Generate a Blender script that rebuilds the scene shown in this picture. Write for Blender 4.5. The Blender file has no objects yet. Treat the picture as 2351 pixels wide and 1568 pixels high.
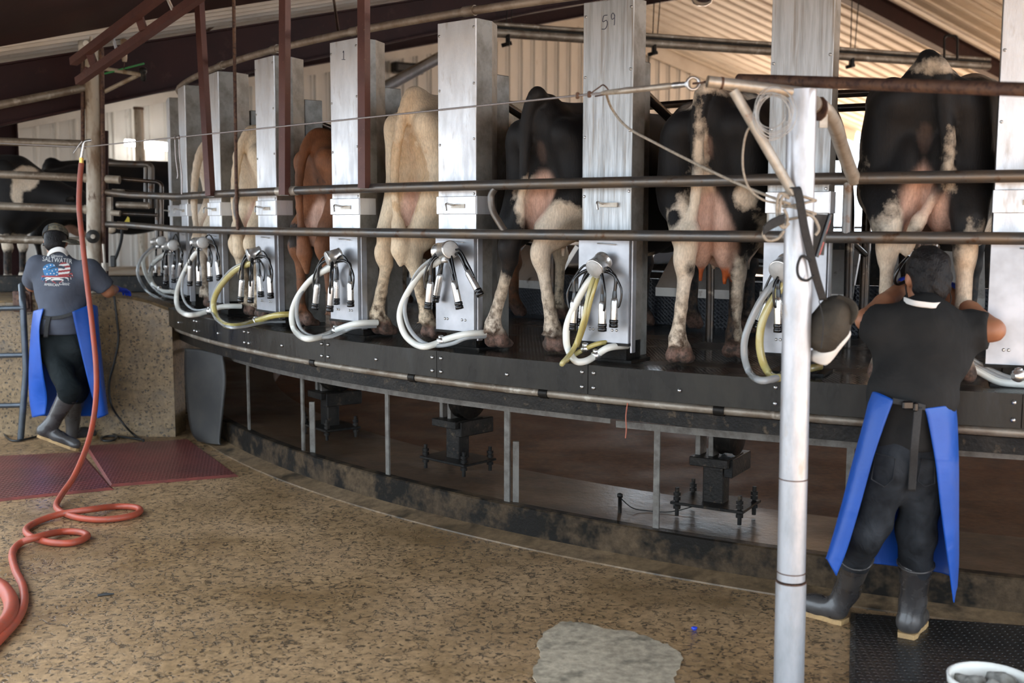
import bpy, math, random
import numpy as np
from mathutils import Vector, Matrix
random.seed(7)
sc = bpy.context.scene
COL = sc.collection
# ------------------------------------------------------------------ camera
F, PT, RO = 2516.5, .109, -.0018          # focal length in px of the 2351x1568 frame, pitch, roll
HC = 1.80                                 # camera height above the floor
cam_d = bpy.data.cameras.new('camera'); cam = bpy.data.objects.new('camera', cam_d); COL.objects.link(cam)
cam_d.sensor_width = 36; cam_d.lens = 36*F/2351; cam_d.clip_end = 400; cam_d.clip_start = .05
cam.matrix_world = Matrix.Translation((0, 0, HC)) @ Matrix.Rotation(math.pi/2-PT, 4, 'X') @ Matrix.Rotation(-RO, 4, 'Z')
cam_d.dof.use_dof = True; cam_d.dof.focus_distance = 6.1; cam_d.dof.aperture_fstop = 2.2
sc.camera = cam
# ------------------------------------------------------------------ sky, sun, exposure
w = bpy.data.worlds.new('sky'); sc.world = w; w.use_nodes = True
wn = w.node_tree.nodes; wl = w.node_tree.links
bg = wn['Background']; bg.inputs[0].default_value = (.76, .88, 1.0, 1); bg.inputs[1].default_value = 2.6
sun_d = bpy.data.lights.new('sun', 'SUN'); sun = bpy.data.objects.new('sun', sun_d); COL.objects.link(sun)
sun_d.energy = 36; sun_d.angle = .01; sun_d.color = (1, .86, .72)
sun.rotation_euler = Vector((-1.0, -.25, -.62)).to_track_quat('-Z', 'Y').to_euler()
sc.view_settings.view_transform = 'Standard'; sc.view_settings.look = 'None'
sc.view_settings.gamma = 1; sc.view_settings.exposure = 0.95
sc.view_settings.use_curve_mapping = False
cy = sc.cycles; cy.adaptive_threshold = .06; cy.max_bounces = 6; cy.diffuse_bounces = 3; cy.glossy_bounces = 3; cy.transmission_bounces = 4; cy.transparent_max_bounces = 6; cy.caustics_reflective = False; cy.caustics_refractive = False; cy.sample_clamp_indirect = 6
# ------------------------------------------------------------------ geometry of the place
X0, Y0, R = 5.6004, 13.4192, 9.5           # centre and radius of the rotary platform
PHI, STEP = -.3714, math.radians(6)        # angle of the first cabinet, 60 stalls
ZD = 1.08                                  # deck height
RC, RR = 9.328, 9.45                       # cabinet fronts, guard rails
AL, TH = math.radians(32), math.radians(13.5)
MX = Vector((math.cos(AL), math.sin(AL), 0)); NX = Vector((-math.sin(AL), math.cos(AL), 0))
RID = Vector((1.348, 24.0, 6.25))          # ridge at the far gable
TT = math.tan(TH)
def ray(x, y):
    a = (x-1175.5)/F; b = (784-y)/F
    c, s = math.cos(RO), math.sin(RO)
    xx = a*c+b*s; uu = -a*s+b*c
    cp, sp = math.cos(PT), math.sin(PT)
    return Vector((xx, cp+uu*sp, -sp+uu*cp))
CP = Vector((0, 0, HC))
def PY(x, y, Y): r = ray(x, y); return CP+r*(Y/r.y)
def PZ(x, y, z): r = ray(x, y); return CP+r*((z-HC)/r.z)
def PR(x, y, Rr):
    r = ray(x, y); A = r.x**2+r.y**2; B = -2*(r.x*X0+r.y*Y0); C = X0**2+Y0**2-Rr**2
    D = max(B*B-4*A*C, 0); return CP+r*((-B-math.sqrt(D))/(2*A))
def PS(x, y, s): r = ray(x, y); d = NX.dot(RID)-s; return CP+r*(d/NX.dot(r))
def RF(s, t, dz=0): p = RID-NX*s+MX*t; return Vector((p.x, p.y, RID.z-abs(t)*TT+dz))
def CI(a, r, z=0): return Vector((X0+r*math.sin(a), Y0-r*math.cos(a), z))
def ang(p): return math.atan2(p[0]-X0, Y0-p[1])
# ------------------------------------------------------------------ mesh builder
class MB:
    def __init__(s): s.v = []; s.f = []; s.sm = []
    def add(s, vs, fs, smooth=False):
        o = len(s.v); s.v += [tuple(v) for v in vs]; s.f += [tuple(i+o for i in f) for f in fs]; s.sm += [smooth]*len(fs); return s
    def box(s, c, size, M3=None, bev=0):
        x, y, z = size[0]/2, size[1]/2, size[2]/2
        if bev:
            b = min(bev, x*.9, y*.9, z*.9); vs = []; 
            for sz in (-1, 1):
                for (ax, ay, az) in ((x-b, y-b, z), (x, y, z-b)):
                    pass
            # chamfered box: three loops of 4/8 points
            def ring(rx, ry, zz, bb): return [(rx-bb, -ry, zz), (rx, -ry+bb, zz), (rx, ry-bb, zz), (rx-bb, ry, zz), (-rx+bb, ry, zz), (-rx, ry-bb, zz), (-rx, -ry+bb, zz), (-rx+bb, -ry, zz)]
            L = [ring(x-b, y-b, -z, b*.5), ring(x, y, -z+b, b), ring(x, y, z-b, b), ring(x-b, y-b, z, b*.5)]
            vs = [Vector(p) for l in L for p in l]; fs = [tuple(range(7, -1, -1)), tuple(range(24, 32))]
            for k in range(3):
                for i in range(8): fs.append((k*8+i, k*8+(i+1) % 8, k*8+8+(i+1) % 8, k*8+8+i))
        else:
            vs = [Vector((a*x, b*y, d*z)) for d in (-1, 1) for b in (-1, 1) for a in (-1, 1)]
            fs = [(0, 2, 3, 1), (4, 5, 7, 6), (0, 1, 5, 4), (2, 6, 7, 3), (0, 4, 6, 2), (1, 3, 7, 5)]
        c = Vector(c)
        return s.add([c+(M3@v if M3 else v) for v in vs], fs)
    def tube(s, pts, r, seg=10, closed=False, cap=True, smooth=True):
        pts = [Vector(p) for p in pts]; n = len(pts); rr = r if hasattr(r, '__len__') else [r]*n
        T = []
        for i in range(n):
            a = pts[i-1] if (i or closed) else pts[0]; b = pts[(i+1) % n] if (i < n-1 or closed) else pts[-1]
            d = b-a; T.append(d.normalized() if d.length > 1e-9 else Vector((0, 0, 1)))
        u = T[0].orthogonal().normalized(); vs = []
        for i in range(n):
            u = (u-T[i]*u.dot(T[i])); u = u.normalized() if u.length > 1e-6 else T[i].orthogonal().normalized()
            w_ = T[i].cross(u)
            for k in range(seg):
                a = 2*math.pi*k/seg; vs.append(pts[i]+(u*math.cos(a)+w_*math.sin(a))*rr[i])
        fs = []
        for i in range(n if closed else n-1):
            j = (i+1) % n
            for k in range(seg): fs.append((i*seg+k, i*seg+(k+1) % seg, j*seg+(k+1) % seg, j*seg+k))
        s.add(vs, fs, smooth)
        if cap and not closed:
            s.add(vs[:seg], [tuple(range(seg-1, -1, -1))]); s.add(vs[(n-1)*seg:], [tuple(range(seg))])
        return s
    def cyl(s, a, b, r, seg=16, r2=None): return s.tube([a, b], [r, r if r2 is None else r2], seg)
    def sqtube(s, a, b, wd, dp=None, up=None):
        a, b = Vector(a), Vector(b); d = (b-a).normalized(); dp = dp or wd
        up = Vector(up) if up else (Vector((0, 0, 1)) if abs(d.z) < .9 else Vector((0, 1, 0)))
        x = d.cross(up).normalized(); y = x.cross(d)
        M3 = Matrix((x, y, d)).transposed(); return s.box((a+b)/2, (wd, dp, (b-a).length), M3)
    def lathe(s, prof, c=(0, 0, 0), axis=(0, 0, 1), seg=20, cap=True):
        ax = Vector(axis).normalized(); u = ax.orthogonal().normalized(); w_ = ax.cross(u); c = Vector(c); vs = []
        for (r, h) in prof:
            for k in range(seg):
                a = 2*math.pi*k/seg; vs.append(c+ax*h+(u*math.cos(a)+w_*math.sin(a))*r)
        fs = [(i*seg+k, i*seg+(k+1) % seg, (i+1)*seg+(k+1) % seg, (i+1)*seg+k) for i in range(len(prof)-1) for k in range(seg)]
        s.add(vs, fs, True)
        if cap:
            s.add(vs[:seg], [tuple(range(seg-1, -1, -1))]); s.add(vs[-seg:], [tuple(range(seg))])
        return s
    def sweep(s, prof, a0, a1, n, closed=False):
        """prof: list of (r,z) closed loop, swept about the platform centre"""
        m = len(prof); vs = []
        for i in range(n+1):
            a = a0+(a1-a0)*i/n
            for (r, z) in prof: vs.append(CI(a, r, z))
        fs = [(i*m+k, (i+1)*m+k, (i+1)*m+(k+1) % m, i*m+(k+1) % m) for i in range(n) for k in range(m)]
        if not closed: fs += [tuple(range(m)), tuple(range(n*m+m-1, n*m-1, -1))]
        return s.add(vs, fs)
    def prism(s, poly, z0, z1):
        n = len(poly); vs = [(p[0], p[1], z0) for p in poly]+[(p[0], p[1], z1) for p in poly]
        return s.add(vs, [tuple(range(n-1, -1, -1)), tuple(range(n, 2*n))]+[(i, (i+1) % n, n+(i+1) % n, n+i) for i in range(n)])
    def sphere(s, c, r, seg=12, rings=8, sc3=(1, 1, 1)):
        c = Vector(c); prof = []; vs = []
        for i in range(rings+1):
            th = math.pi*i/rings
            for k in range(seg):
                a = 2*math.pi*k/seg; vs.append(c+Vector((r*sc3[0]*math.sin(th)*math.cos(a), r*sc3[1]*math.sin(th)*math.sin(a), -r*sc3[2]*math.cos(th))))
        return s.add(vs, [(i*seg+k, i*seg+(k+1) % seg, (i+1)*seg+(k+1) % seg, (i+1)*seg+k) for i in range(rings) for k in range(seg)], True)
    def grid(s, P, smooth=True, closed=False):
        nu, nv = len(P), len(P[0]); vs = [p for row in P for p in row]
        fs = [(i*nv+j, i*nv+(j+1) % nv, (i+1)*nv+(j+1) % nv, (i+1)*nv+j) for i in range(nu-1) for j in range(nv if closed else nv-1)]
        return s.add(vs, fs, smooth)
    def mesh(s, name, inv=None):
        me = bpy.data.meshes.new(name)
        v = [inv@Vector(p) for p in s.v] if inv is not None else s.v
        me.from_pydata([tuple(p) for p in v], [], s.f); me.polygons.foreach_set('use_smooth', s.sm); me.update(); return me
    def build(s, name, mat, parent=None, world=True):
        inv = None
        if parent is not None and world: inv = MW[parent].inverted()
        return link(name, s.mesh(name, inv), mat, parent)
MW = {}
def link(name, me, mat, parent=None):
    o = bpy.data.objects.new(name, me); COL.objects.link(o)
    if mat is not None and not me.materials: me.materials.append(mat)
    if parent is not None: o.parent = parent; MW[o] = MW[parent].copy()
    else: MW[o] = Matrix.Identity(4)
    return o
def tag(o, label=None, cat=None, group=None, kind=None):
    for k, v in (('label', label), ('category', cat), ('group', group), ('kind', kind)):
        if v: o[k] = v
    return o
def thing(name, label, cat, loc=(0, 0, 0), rz=0, group=None):
    o = bpy.data.objects.new(name, None); COL.objects.link(o); o.empty_display_size = .1
    o.location = loc; o.rotation_euler = (0, 0, rz); MW[o] = Matrix.Translation(loc)@Matrix.Rotation(rz, 4, 'Z')
    return tag(o, label, cat, group)
def struct(name, mb, mat, parent=None):
    o = mb.build(name, mat, parent)
    if parent is None: o['kind'] = 'structure'
    return o
def inst(name, me, parent, loc=(0, 0, 0), rz=0):
    o = bpy.data.objects.new(name, me); COL.objects.link(o); o.parent = parent; o.location = loc; o.rotation_euler = (0, 0, rz); return o
def smooth_path(pts, n=8, closed=False):
    pts = [Vector(p) for p in pts]; N = len(pts); out = []
    for i in range(N if closed else N-1):
        if closed: p0, p1, p2, p3 = pts[i-1], pts[i], pts[(i+1) % N], pts[(i+2) % N]
        else: p0, p1, p2, p3 = pts[max(i-1, 0)], pts[i], pts[i+1], pts[min(i+2, N-1)]
        for k in range(n):
            t = k/n; out.append(.5*((2*p1)+(p2-p0)*t+(2*p0-5*p1+4*p2-p3)*t*t+(3*p1-p0-3*p2+p3)*t**3))
    if not closed: out.append(pts[-1])
    return out
def fillet(pts, r, n=6):
    pts = [Vector(p) for p in pts]; out = [pts[0]]
    for i in range(1, len(pts)-1):
        a, b, c = pts[i-1], pts[i], pts[i+1]; d1 = (a-b); d2 = (c-b); q = min(r, d1.length*.49, d2.length*.49)
        s_, e_ = b+d1.normalized()*q, b+d2.normalized()*q
        for k in range(n+1):
            t = k/n; out.append(s_*(1-t)**2+b*2*t*(1-t)+e_*t*t)
    return out+[pts[-1]]
def arc(a0, a1, r, z, n=40): return [CI(a0+(a1-a0)*i/n, r, z) for i in range(n+1)]
# ------------------------------------------------------------------ materials
def nd(nt, t, **kw):
    n = nt.nodes.new(t)
    for k, v in kw.items():
        if k in n.inputs.keys(): n.inputs[k].default_value = v
        else: setattr(n, k, v)
    return n
def new_mat(name):
    m = bpy.data.materials.new(name); m.use_nodes = True; nt = m.node_tree
    return m, nt, nt.nodes['Principled BSDF'], nt.links.new
def ramp(nt, fac, p0, p1, c0=(0, 0, 0, 1), c1=(1, 1, 1, 1)):
    r = nt.nodes.new('ShaderNodeValToRGB'); e = r.color_ramp.elements
    e[0].position = p0; e[1].position = p1; e[0].color = c0; e[1].color = c1; nt.links.new(fac, r.inputs[0]); return r
def mixc(nt, fac, a, b, blend='MIX'):
    m = nt.nodes.new('ShaderNodeMix'); m.data_type = 'RGBA'; m.blend_type = blend
    for sock, v in ((0, fac), (6, a), (7, b)):
        if hasattr(v, 'is_linked') or hasattr(v, 'node'): nt.links.new(v, m.inputs[sock])
        elif sock == 0: m.inputs[0].default_value = v
        else: m.inputs[sock].default_value = (*v[:3], 1)
    return m.outputs[2]
def mat(name, c1, c2=None, sc_=6, thr=(.4, .65), rough=.5, metal=0, c3=None, sc3=30, thr3=(.55, .62), bump=0, bs=40, coat=0, trans=0, stretch=(1, 1, 1), rough2=None, world=False, ior=1.45, emit=0, alpha=1, spec=.5):
    m, nt, b, L = new_mat(name)
    tc = nd(nt, 'ShaderNodeNewGeometry').outputs['Position'] if world else nd(nt, 'ShaderNodeTexCoord').outputs['Object']
    mp = nd(nt, 'ShaderNodeMapping'); mp.inputs['Scale'].default_value = stretch; L(tc, mp.inputs[0]); v = mp.outputs[0]
    col = None; b.inputs['Base Color'].default_value = (*c1, 1)
    if c2:
        n = nd(nt, 'ShaderNodeTexNoise', Scale=sc_, Detail=4, Roughness=.65); L(v, n.inputs['Vector'])
        r = ramp(nt, n.outputs[0], *thr); col = mixc(nt, r.outputs[0], c1, c2)
        if rough2 is not None:
            mr = nd(nt, 'ShaderNodeMapRange'); mr.inputs[3].default_value = rough; mr.inputs[4].default_value = rough2; L(r.outputs[0], mr.inputs[0]); L(mr.outputs[0], b.inputs['Roughness'])
    if c3:
        n = nd(nt, 'ShaderNodeTexNoise', Scale=sc3, Detail=4, Roughness=.6); L(v, n.inputs['Vector'])
        r = ramp(nt, n.outputs[0], *thr3); col = mixc(nt, r.outputs[0], col if col else c1, c3)
    if col: L(col, b.inputs['Base Color'])
    if bump:
        n = nd(nt, 'ShaderNodeTexNoise', Scale=bs, Detail=5); L(v, n.inputs['Vector'])
        bm = nd(nt, 'ShaderNodeBump', Strength=1.0, Distance=bump); L(n.outputs[0], bm.inputs['Height']); L(bm.outputs[0], b.inputs['Normal'])
    if rough2 is None or not c2: b.inputs['Roughness'].default_value = rough
    b.inputs['Metallic'].default_value = metal; b.inputs['IOR'].default_value = ior; b.inputs['Specular IOR Level'].default_value = spec
    b.inputs['Coat Weight'].default_value = coat; b.inputs['Transmission Weight'].default_value = trans
    if emit: b.inputs['Emission Color'].default_value = (*c1, 1); b.inputs['Emission Strength'].default_value = emit
    if alpha < 1: b.inputs['Alpha'].default_value = alpha
    return m
M = {}
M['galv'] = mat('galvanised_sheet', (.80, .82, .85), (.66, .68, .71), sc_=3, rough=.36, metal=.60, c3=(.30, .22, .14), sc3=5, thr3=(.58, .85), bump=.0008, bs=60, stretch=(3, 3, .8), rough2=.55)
M['galv_worn'] = mat('worn_galvanised_sheet', (.50, .53, .55), (.36, .38, .39), sc_=9, rough=.42, metal=.55, c3=(.24, .185, .125), sc3=6, thr3=(.56, .80), bump=.0012, bs=30, stretch=(7, 7, .35), rough2=.55)
M['lid'] = mat('frosted_lid', (.50, .50, .49), (.42, .42, .41), sc_=30, rough=.45)
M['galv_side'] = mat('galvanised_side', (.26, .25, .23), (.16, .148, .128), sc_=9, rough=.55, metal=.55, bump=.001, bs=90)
M['box'] = mat('stainless_box', (.42, .43, .46), (.33, .34, .36), sc_=4, rough=.36, metal=.75, c3=(.35, .27, .19), sc3=4, thr3=(.62, .9), rough2=.45)
M['steel'] = mat('stainless_polished', (.74, .73, .71), (.62, .61, .59), sc_=20, rough=.26, metal=.9, rough2=.36)
M['bolt'] = mat('zinc_bolt', (.6, .6, .6), (.4, .39, .37), sc_=60, rough=.3, metal=.9)
M['rubber'] = mat('black_rubber', (.008, .008, .009), rough=.22, coat=.3)
M['rubber_dull'] = mat('dull_rubber', (.03, .03, .03), (.05, .047, .042), sc_=6, rough=.55)
M['rail'] = mat('worn_rail_steel', (.13, .125, .12), (.17, .13, .095), sc_=4, rough=.36, metal=.7, c3=(.10, .05, .025), sc3=14, thr3=(.58, .72), bump=.0006, bs=120, rough2=.5, world=True)
M['rail_dark'] = mat('wet_rail_steel', (.05, .045, .042), (.09, .06, .04), sc_=6, rough=.25, metal=.6, c3=(.33, .28, .22), sc3=9, thr3=(.62, .75), world=True)
M['pipe_old'] = mat('old_galvanised_pipe', (.27, .235, .19), (.16, .12, .085), sc_=7, rough=.5, metal=.45, c3=(.42, .38, .32), sc3=12, thr3=(.58, .7), bump=.001, bs=80, world=True)
M['pipe_top'] = mat('dusty_top_pipe', (.36, .31, .26), (.23, .18, .14), sc_=10, rough=.55, metal=.3, bump=.001, bs=60, world=True)
M['white_pole'] = mat('rusty_white_pole', (.40, .35, .28), (.19, .125, .075), sc_=5, thr=(.45, .62), rough=.5, metal=.15, c3=(.10, .06, .035), sc3=16, thr3=(.6, .7), bump=.002, bs=40, stretch=(1, 1, .4), world=True)
M['pole'] = mat('galvanised_pole', (.50, .51, .54), (.38, .39, .41), sc_=6, rough=.34, metal=.6, c3=(.38, .28, .18), sc3=7, thr3=(.60, .8), bump=.0006, bs=50, stretch=(2, 2, .7), rough2=.45, world=True)
M['arm'] = mat('weathered_arm', (.50, .46, .40), (.38, .33, .27), sc_=14, rough=.42, metal=.5, c3=(.22, .09, .05), sc3=10, thr3=(.64, .75), world=True)
M['rust'] = mat('rusty_brown_pipe', (.085, .045, .032), (.14, .075, .045), sc_=12, rough=.62, metal=.2, c3=(.05, .025, .02), sc3=40, thr3=(.5, .6), bump=.0015, bs=70, world=True)
M['red'] = mat('red_primer_tube', (.115, .048, .040), (.085, .036, .032), sc_=6, rough=.5, metal=.1, c3=(.20, .11, .07), sc3=70, thr3=(.66, .72), world=True)
M['maroon'] = mat('maroon_beam', (.030, .0095, .009), (.020, .007, .007), sc_=2, rough=.55, c3=(.055, .024, .02), sc3=9, thr3=(.60, .75), world=True)
M['maroon'].node_tree.nodes['Principled BSDF'].inputs['Specular IOR Level'].default_value = .2
M['maroon_sun'] = M['maroon']
M['wall'] = mat('white_wall_sheet', (.70, .67, .62), (.60, .57, .52), sc_=1.2, rough=.5, c3=(.42, .36, .29), sc3=6, thr3=(.66, .8), stretch=(1, 1, .35), world=True)
M['ceil'] = mat('white_roof_sheet', (.68, .65, .60), (.58, .54, .49), sc_=1.5, rough=.5, c3=(.45, .36, .28), sc3=7, thr3=(.66, .78), world=True)
M['dirt'] = mat('dry_yard_dirt', (.58, .45, .35), (.50, .38, .29), sc_=.6, rough=.95, world=True)
M['darksteel'] = mat('dark_greasy_steel', (.010, .0095, .009), (.022, .019, .016), sc_=9, rough=.42, metal=.3, c3=(.06, .045, .03), sc3=22, thr3=(.6, .7), bump=.002, bs=60, world=True, spec=.2)
M['flat'] = mat('grey_flat_bar', (.15, .14, .125), (.085, .075, .065), sc_=14, rough=.5, metal=.4, bump=.001, bs=70, world=True)
M['whiteplastic'] = mat('white_plastic', (.78, .77, .73), (.7, .68, .62), sc_=9, rough=.35)
M['hose_white'] = mat('white_milk_hose', (.80, .80, .74), rough=.22, coat=.3)
M['hose_yellow'] = mat('yellowed_hose', (.62, .50, .15), (.68, .60, .28), sc_=9, rough=.2, coat=.5, trans=.25)
M['hose_clear'] = mat('clear_pulse_hose', (.72, .75, .76), rough=.12, coat=.5, trans=.55, ior=1.3)
M['hose_red'] = mat('red_rubber_hose', (.36, .062, .030), (.29, .065, .038), sc_=12, rough=.45, c3=(.26, .09, .06), sc3=60, thr3=(.58, .68))
M['cord'] = mat('black_cord', (.012, .012, .012), rough=.4)
M['rope'] = mat('grey_rope', (.38, .34, .28), (.26, .23, .19), sc_=80, rough=.8, bump=.002, bs=200)
M['cable'] = mat('steel_cable', (.33, .30, .29), (.22, .2, .2), sc_=200, rough=.4, metal=.6)
M['redmat'] = None
# ================================================================== special surface materials
def polar_vec(nt, L, ru, rz):
    """coordinates (arc length, height, radius) about the platform centre"""
    g = nd(nt, 'ShaderNodeNewGeometry'); s = nd(nt, 'ShaderNodeSeparateXYZ'); L(g.outputs['Position'], s.inputs[0])
    def mth(op, a, b=None):
        m_ = nd(nt, 'ShaderNodeMath', operation=op)
        for i, v in ((0, a), (1, b)):
            if v is None: continue
            if hasattr(v, 'node'): L(v, m_.inputs[i])
            else: m_.inputs[i].default_value = v
        return m_.outputs[0]
    dx = mth('SUBTRACT', s.outputs[0], X0); dy = mth('SUBTRACT', s.outputs[1], Y0)
    a = mth('MULTIPLY', mth('ARCTAN2', dx, mth('MULTIPLY', dy, -1.0)), ru)
    rr = mth('SQRT', mth('ADD', mth('MULTIPLY', dx, dx), mth('MULTIPLY', dy, dy)))
    c = nd(nt, 'ShaderNodeCombineXYZ'); L(a, c.inputs[0]); L(mth('MULTIPLY', s.outputs[2], rz), c.inputs[1]); L(rr, c.inputs[2]); return c.outputs[0], rr, s.outputs[2]
def concrete(name, base, light, dark, specks=True, wet=(.12, .5), bump=.004, sp_scale=38, stain=None, spec=.5, cracks=True):
    m, nt, b, L = new_mat(name); g = nd(nt, 'ShaderNodeNewGeometry').outputs['Position']
    n1 = nd(nt, 'ShaderNodeTexNoise', Scale=.9, Detail=5, Roughness=.62); L(g, n1.inputs['Vector'])
    n2 = nd(nt, 'ShaderNodeTexNoise', Scale=22, Detail=4, Roughness=.7); L(g, n2.inputs['Vector'])
    col = mixc(nt, ramp(nt, n1.outputs[0], .36, .66).outputs[0], base, light)
    col = mixc(nt, ramp(nt, n2.outputs[0], .3, .7, (.62, .62, .62, 1), (1.22, 1.2, 1.16, 1)).outputs[0], col, col, 'MIX') if False else col
    mm = nt.nodes.new('ShaderNodeMix'); mm.data_type = 'RGBA'; mm.blend_type = 'MULTIPLY'; mm.inputs[0].default_value = 1
    L(col, mm.inputs[6]); L(ramp(nt, n2.outputs[0], .3, .72, (.55, .54, .52, 1), (1.25, 1.24, 1.2, 1)).outputs[0], mm.inputs[7]); col = mm.outputs[2]
    h = n2.outputs[0]
    if specks:
        nv = nd(nt, 'ShaderNodeTexNoise', Scale=9, Detail=4, Roughness=.7); L(g, nv.inputs['Vector'])
        va = nd(nt, 'ShaderNodeVectorMath', operation='MULTIPLY_ADD'); L(nv.outputs['Color'], va.inputs[0]); va.inputs[1].default_value = (.09, .09, .09); L(g, va.inputs[2]); gd = va.outputs[0]
        v = nd(nt, 'ShaderNodeTexVoronoi', Scale=sp_scale*1.25, feature='F1', Randomness=1.0); L(gd, v.inputs['Vector'])
        n3 = nd(nt, 'ShaderNodeTexNoise', Scale=14 if cracks else 3, Detail=5); L(g, n3.inputs['Vector'])
        sx_ = nd(nt, 'ShaderNodeSeparateColor'); L(v.outputs['Color'], sx_.inputs[0]); pk = ramp(nt, sx_.outputs[0], .35, .9)
        dd = nd(nt, 'ShaderNodeMath', operation='MULTIPLY_ADD'); L(pk.outputs[0], dd.inputs[0]); dd.inputs[1].default_value = -.26; L(v.outputs['Distance'], dd.inputs[2])
        sp = ramp(nt, dd.outputs[0], .10, .20, (1, 1, 1, 1), (0, 0, 0, 1)).outputs[0]
        ve = nd(nt, 'ShaderNodeTexVoronoi', Scale=sp_scale*.62, feature='DISTANCE_TO_EDGE'); L(gd, ve.inputs['Vector'])
        cr = ramp(nt, ve.outputs['Distance'], .02, .09, (1, 1, 1, 1), (0, 0, 0, 1)).outputs[0]
        msk = ramp(nt, n3.outputs[0], .46 if cracks else .98, .58 if cracks else 1).outputs[0]
        mx = nd(nt, 'ShaderNodeMath', operation='MULTIPLY'); L(cr, mx.inputs[0]); L(msk, mx.inputs[1])
        mx2 = nd(nt, 'ShaderNodeMath', operation='MAXIMUM'); L(sp, mx2.inputs[0]); L(mx.outputs[0], mx2.inputs[1])
        mx3 = nd(nt, 'ShaderNodeMath', operation='MULTIPLY'); L(mx2.outputs[0], mx3.inputs[0]); mx3.inputs[1].default_value = .8
        col = mixc(nt, mx3.outputs[0], col, dark)
        hs = nd(nt, 'ShaderNodeMath', operation='SUBTRACT'); L(n2.outputs[0], hs.inputs[0]); L(mx2.outputs[0], hs.inputs[1]); h = hs.outputs[0]
    if stain:
        n4 = nd(nt, 'ShaderNodeTexNoise', Scale=stain[1], Detail=4, Roughness=.7); L(g, n4.inputs['Vector'])
        col = mixc(nt, ramp(nt, n4.outputs[0], *stain[2]).outputs[0], col, stain[0])
    L(col, b.inputs['Base Color'])
    n5 = nd(nt, 'ShaderNodeTexNoise', Scale=1.4, Detail=5); L(g, n5.inputs['Vector'])
    r = nd(nt, 'ShaderNodeMapRange'); r.inputs[1].default_value = .42; r.inputs[2].default_value = .60; r.inputs[3].default_value = wet[0]; r.inputs[4].default_value = wet[1]
    L(n5.outputs[0], r.inputs[0]); L(r.outputs[0], b.inputs['Roughness'])
    b.inputs['Specular IOR Level'].default_value = spec
    bm = nd(nt, 'ShaderNodeBump', Strength=.6, Distance=bump); L(h, bm.inputs['Height']); L(bm.outputs[0], b.inputs['Normal'])
    return m
M['floor'] = concrete('wet_aggregate_floor', (.27, .165, .080), (.43, .275, .150), (.026, .019, .013), wet=(.22, .55), sp_scale=30, stain=((.16, .092, .038), 1.1, (.54, .72)))
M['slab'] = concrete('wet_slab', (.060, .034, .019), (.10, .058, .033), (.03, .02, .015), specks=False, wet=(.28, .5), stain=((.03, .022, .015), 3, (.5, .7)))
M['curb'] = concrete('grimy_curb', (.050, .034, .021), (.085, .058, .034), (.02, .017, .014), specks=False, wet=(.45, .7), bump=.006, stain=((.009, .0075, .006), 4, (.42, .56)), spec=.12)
M['pitwall'] = concrete('aggregate_pit_wall', (.19, .125, .062), (.27, .185, .10), (.03, .027, .024), wet=(.35, .65), sp_scale=34, cracks=False, stain=((.07, .055, .04), 2.2, (.52, .72)), bump=.008)
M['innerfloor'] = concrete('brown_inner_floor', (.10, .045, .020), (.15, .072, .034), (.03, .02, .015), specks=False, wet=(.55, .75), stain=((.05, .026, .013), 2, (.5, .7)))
M['patch'] = concrete('pale_cement_patch', (.36, .30, .225), (.50, .42, .32), (.1, .1, .1), specks=False, wet=(.3, .6), stain=((.09, .08, .06), 4, (.52, .68)))
def diamond(name, col, col2, rough, size=.055, polar=True, strength=.6, dist=.004, metal=0):
    m, nt, b, L = new_mat(name)
    if polar: v, rr, z = polar_vec(nt, L, 7.3, 1)
    else: v = nd(nt, 'ShaderNodeNewGeometry').outputs['Position']
    br = nd(nt, 'ShaderNodeTexBrick', Scale=1/size); br.inputs['Mortar Size'].default_value = .16; br.inputs['Mortar Smooth'].default_value = .8; br.inputs['Brick Width'].default_value = .5; br.inputs['Row Height'].default_value = .3
    mp = nd(nt, 'ShaderNodeMapping'); mp.inputs['Rotation'].default_value = (0, 0, .7); L(v, mp.inputs[0]); L(mp.outputs[0], br.inputs['Vector'])
    n = nd(nt, 'ShaderNodeTexNoise', Scale=2.5, Detail=4); L(v, n.inputs['Vector'])
    L(mixc(nt, ramp(nt, n.outputs[0], .4, .65).outputs[0], col, col2), b.inputs['Base Color'])
    bm = nd(nt, 'ShaderNodeBump', Strength=strength, Distance=dist); L(br.outputs['Fac'], bm.inputs['Height']); L(bm.outputs[0], b.inputs['Normal'])
    mr = nd(nt, 'ShaderNodeMapRange'); mr.inputs[1].default_value = .4; mr.inputs[2].default_value = .62; mr.inputs[3].default_value = rough[0]; mr.inputs[4].default_value = rough[1]
    L(n.outputs[0], mr.inputs[0]); L(mr.outputs[0], b.inputs['Roughness']); b.inputs['Metallic'].default_value = metal
    return m
M['deck'] = diamond('wet_rubber_deck', (.014, .012, .010), (.024, .020, .016), (.10, .34), .05, False, .35, .003)
M['kick'] = diamond('rubber_kick_plate', (.012, .014, .022), (.02, .022, .03), (.28, .45), .07)
M['rim'] = mat('greasy_rim_plate', (.010, .0095, .0085), (.022, .019, .014), sc_=5, rough=.26, metal=.2, spec=.35, c3=(.03, .03, .029), sc3=7, thr3=(.62, .80), bump=.0012, bs=50, stretch=(1, 1, .35), rough2=.42, world=True)
M['trough'] = mat('trough_sheet', (.56, .54, .50), (.42, .39, .36), sc_=4, rough=.35, metal=.35, c3=(.14, .11, .08), sc3=9, thr3=(.6, .75), world=True)
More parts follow.
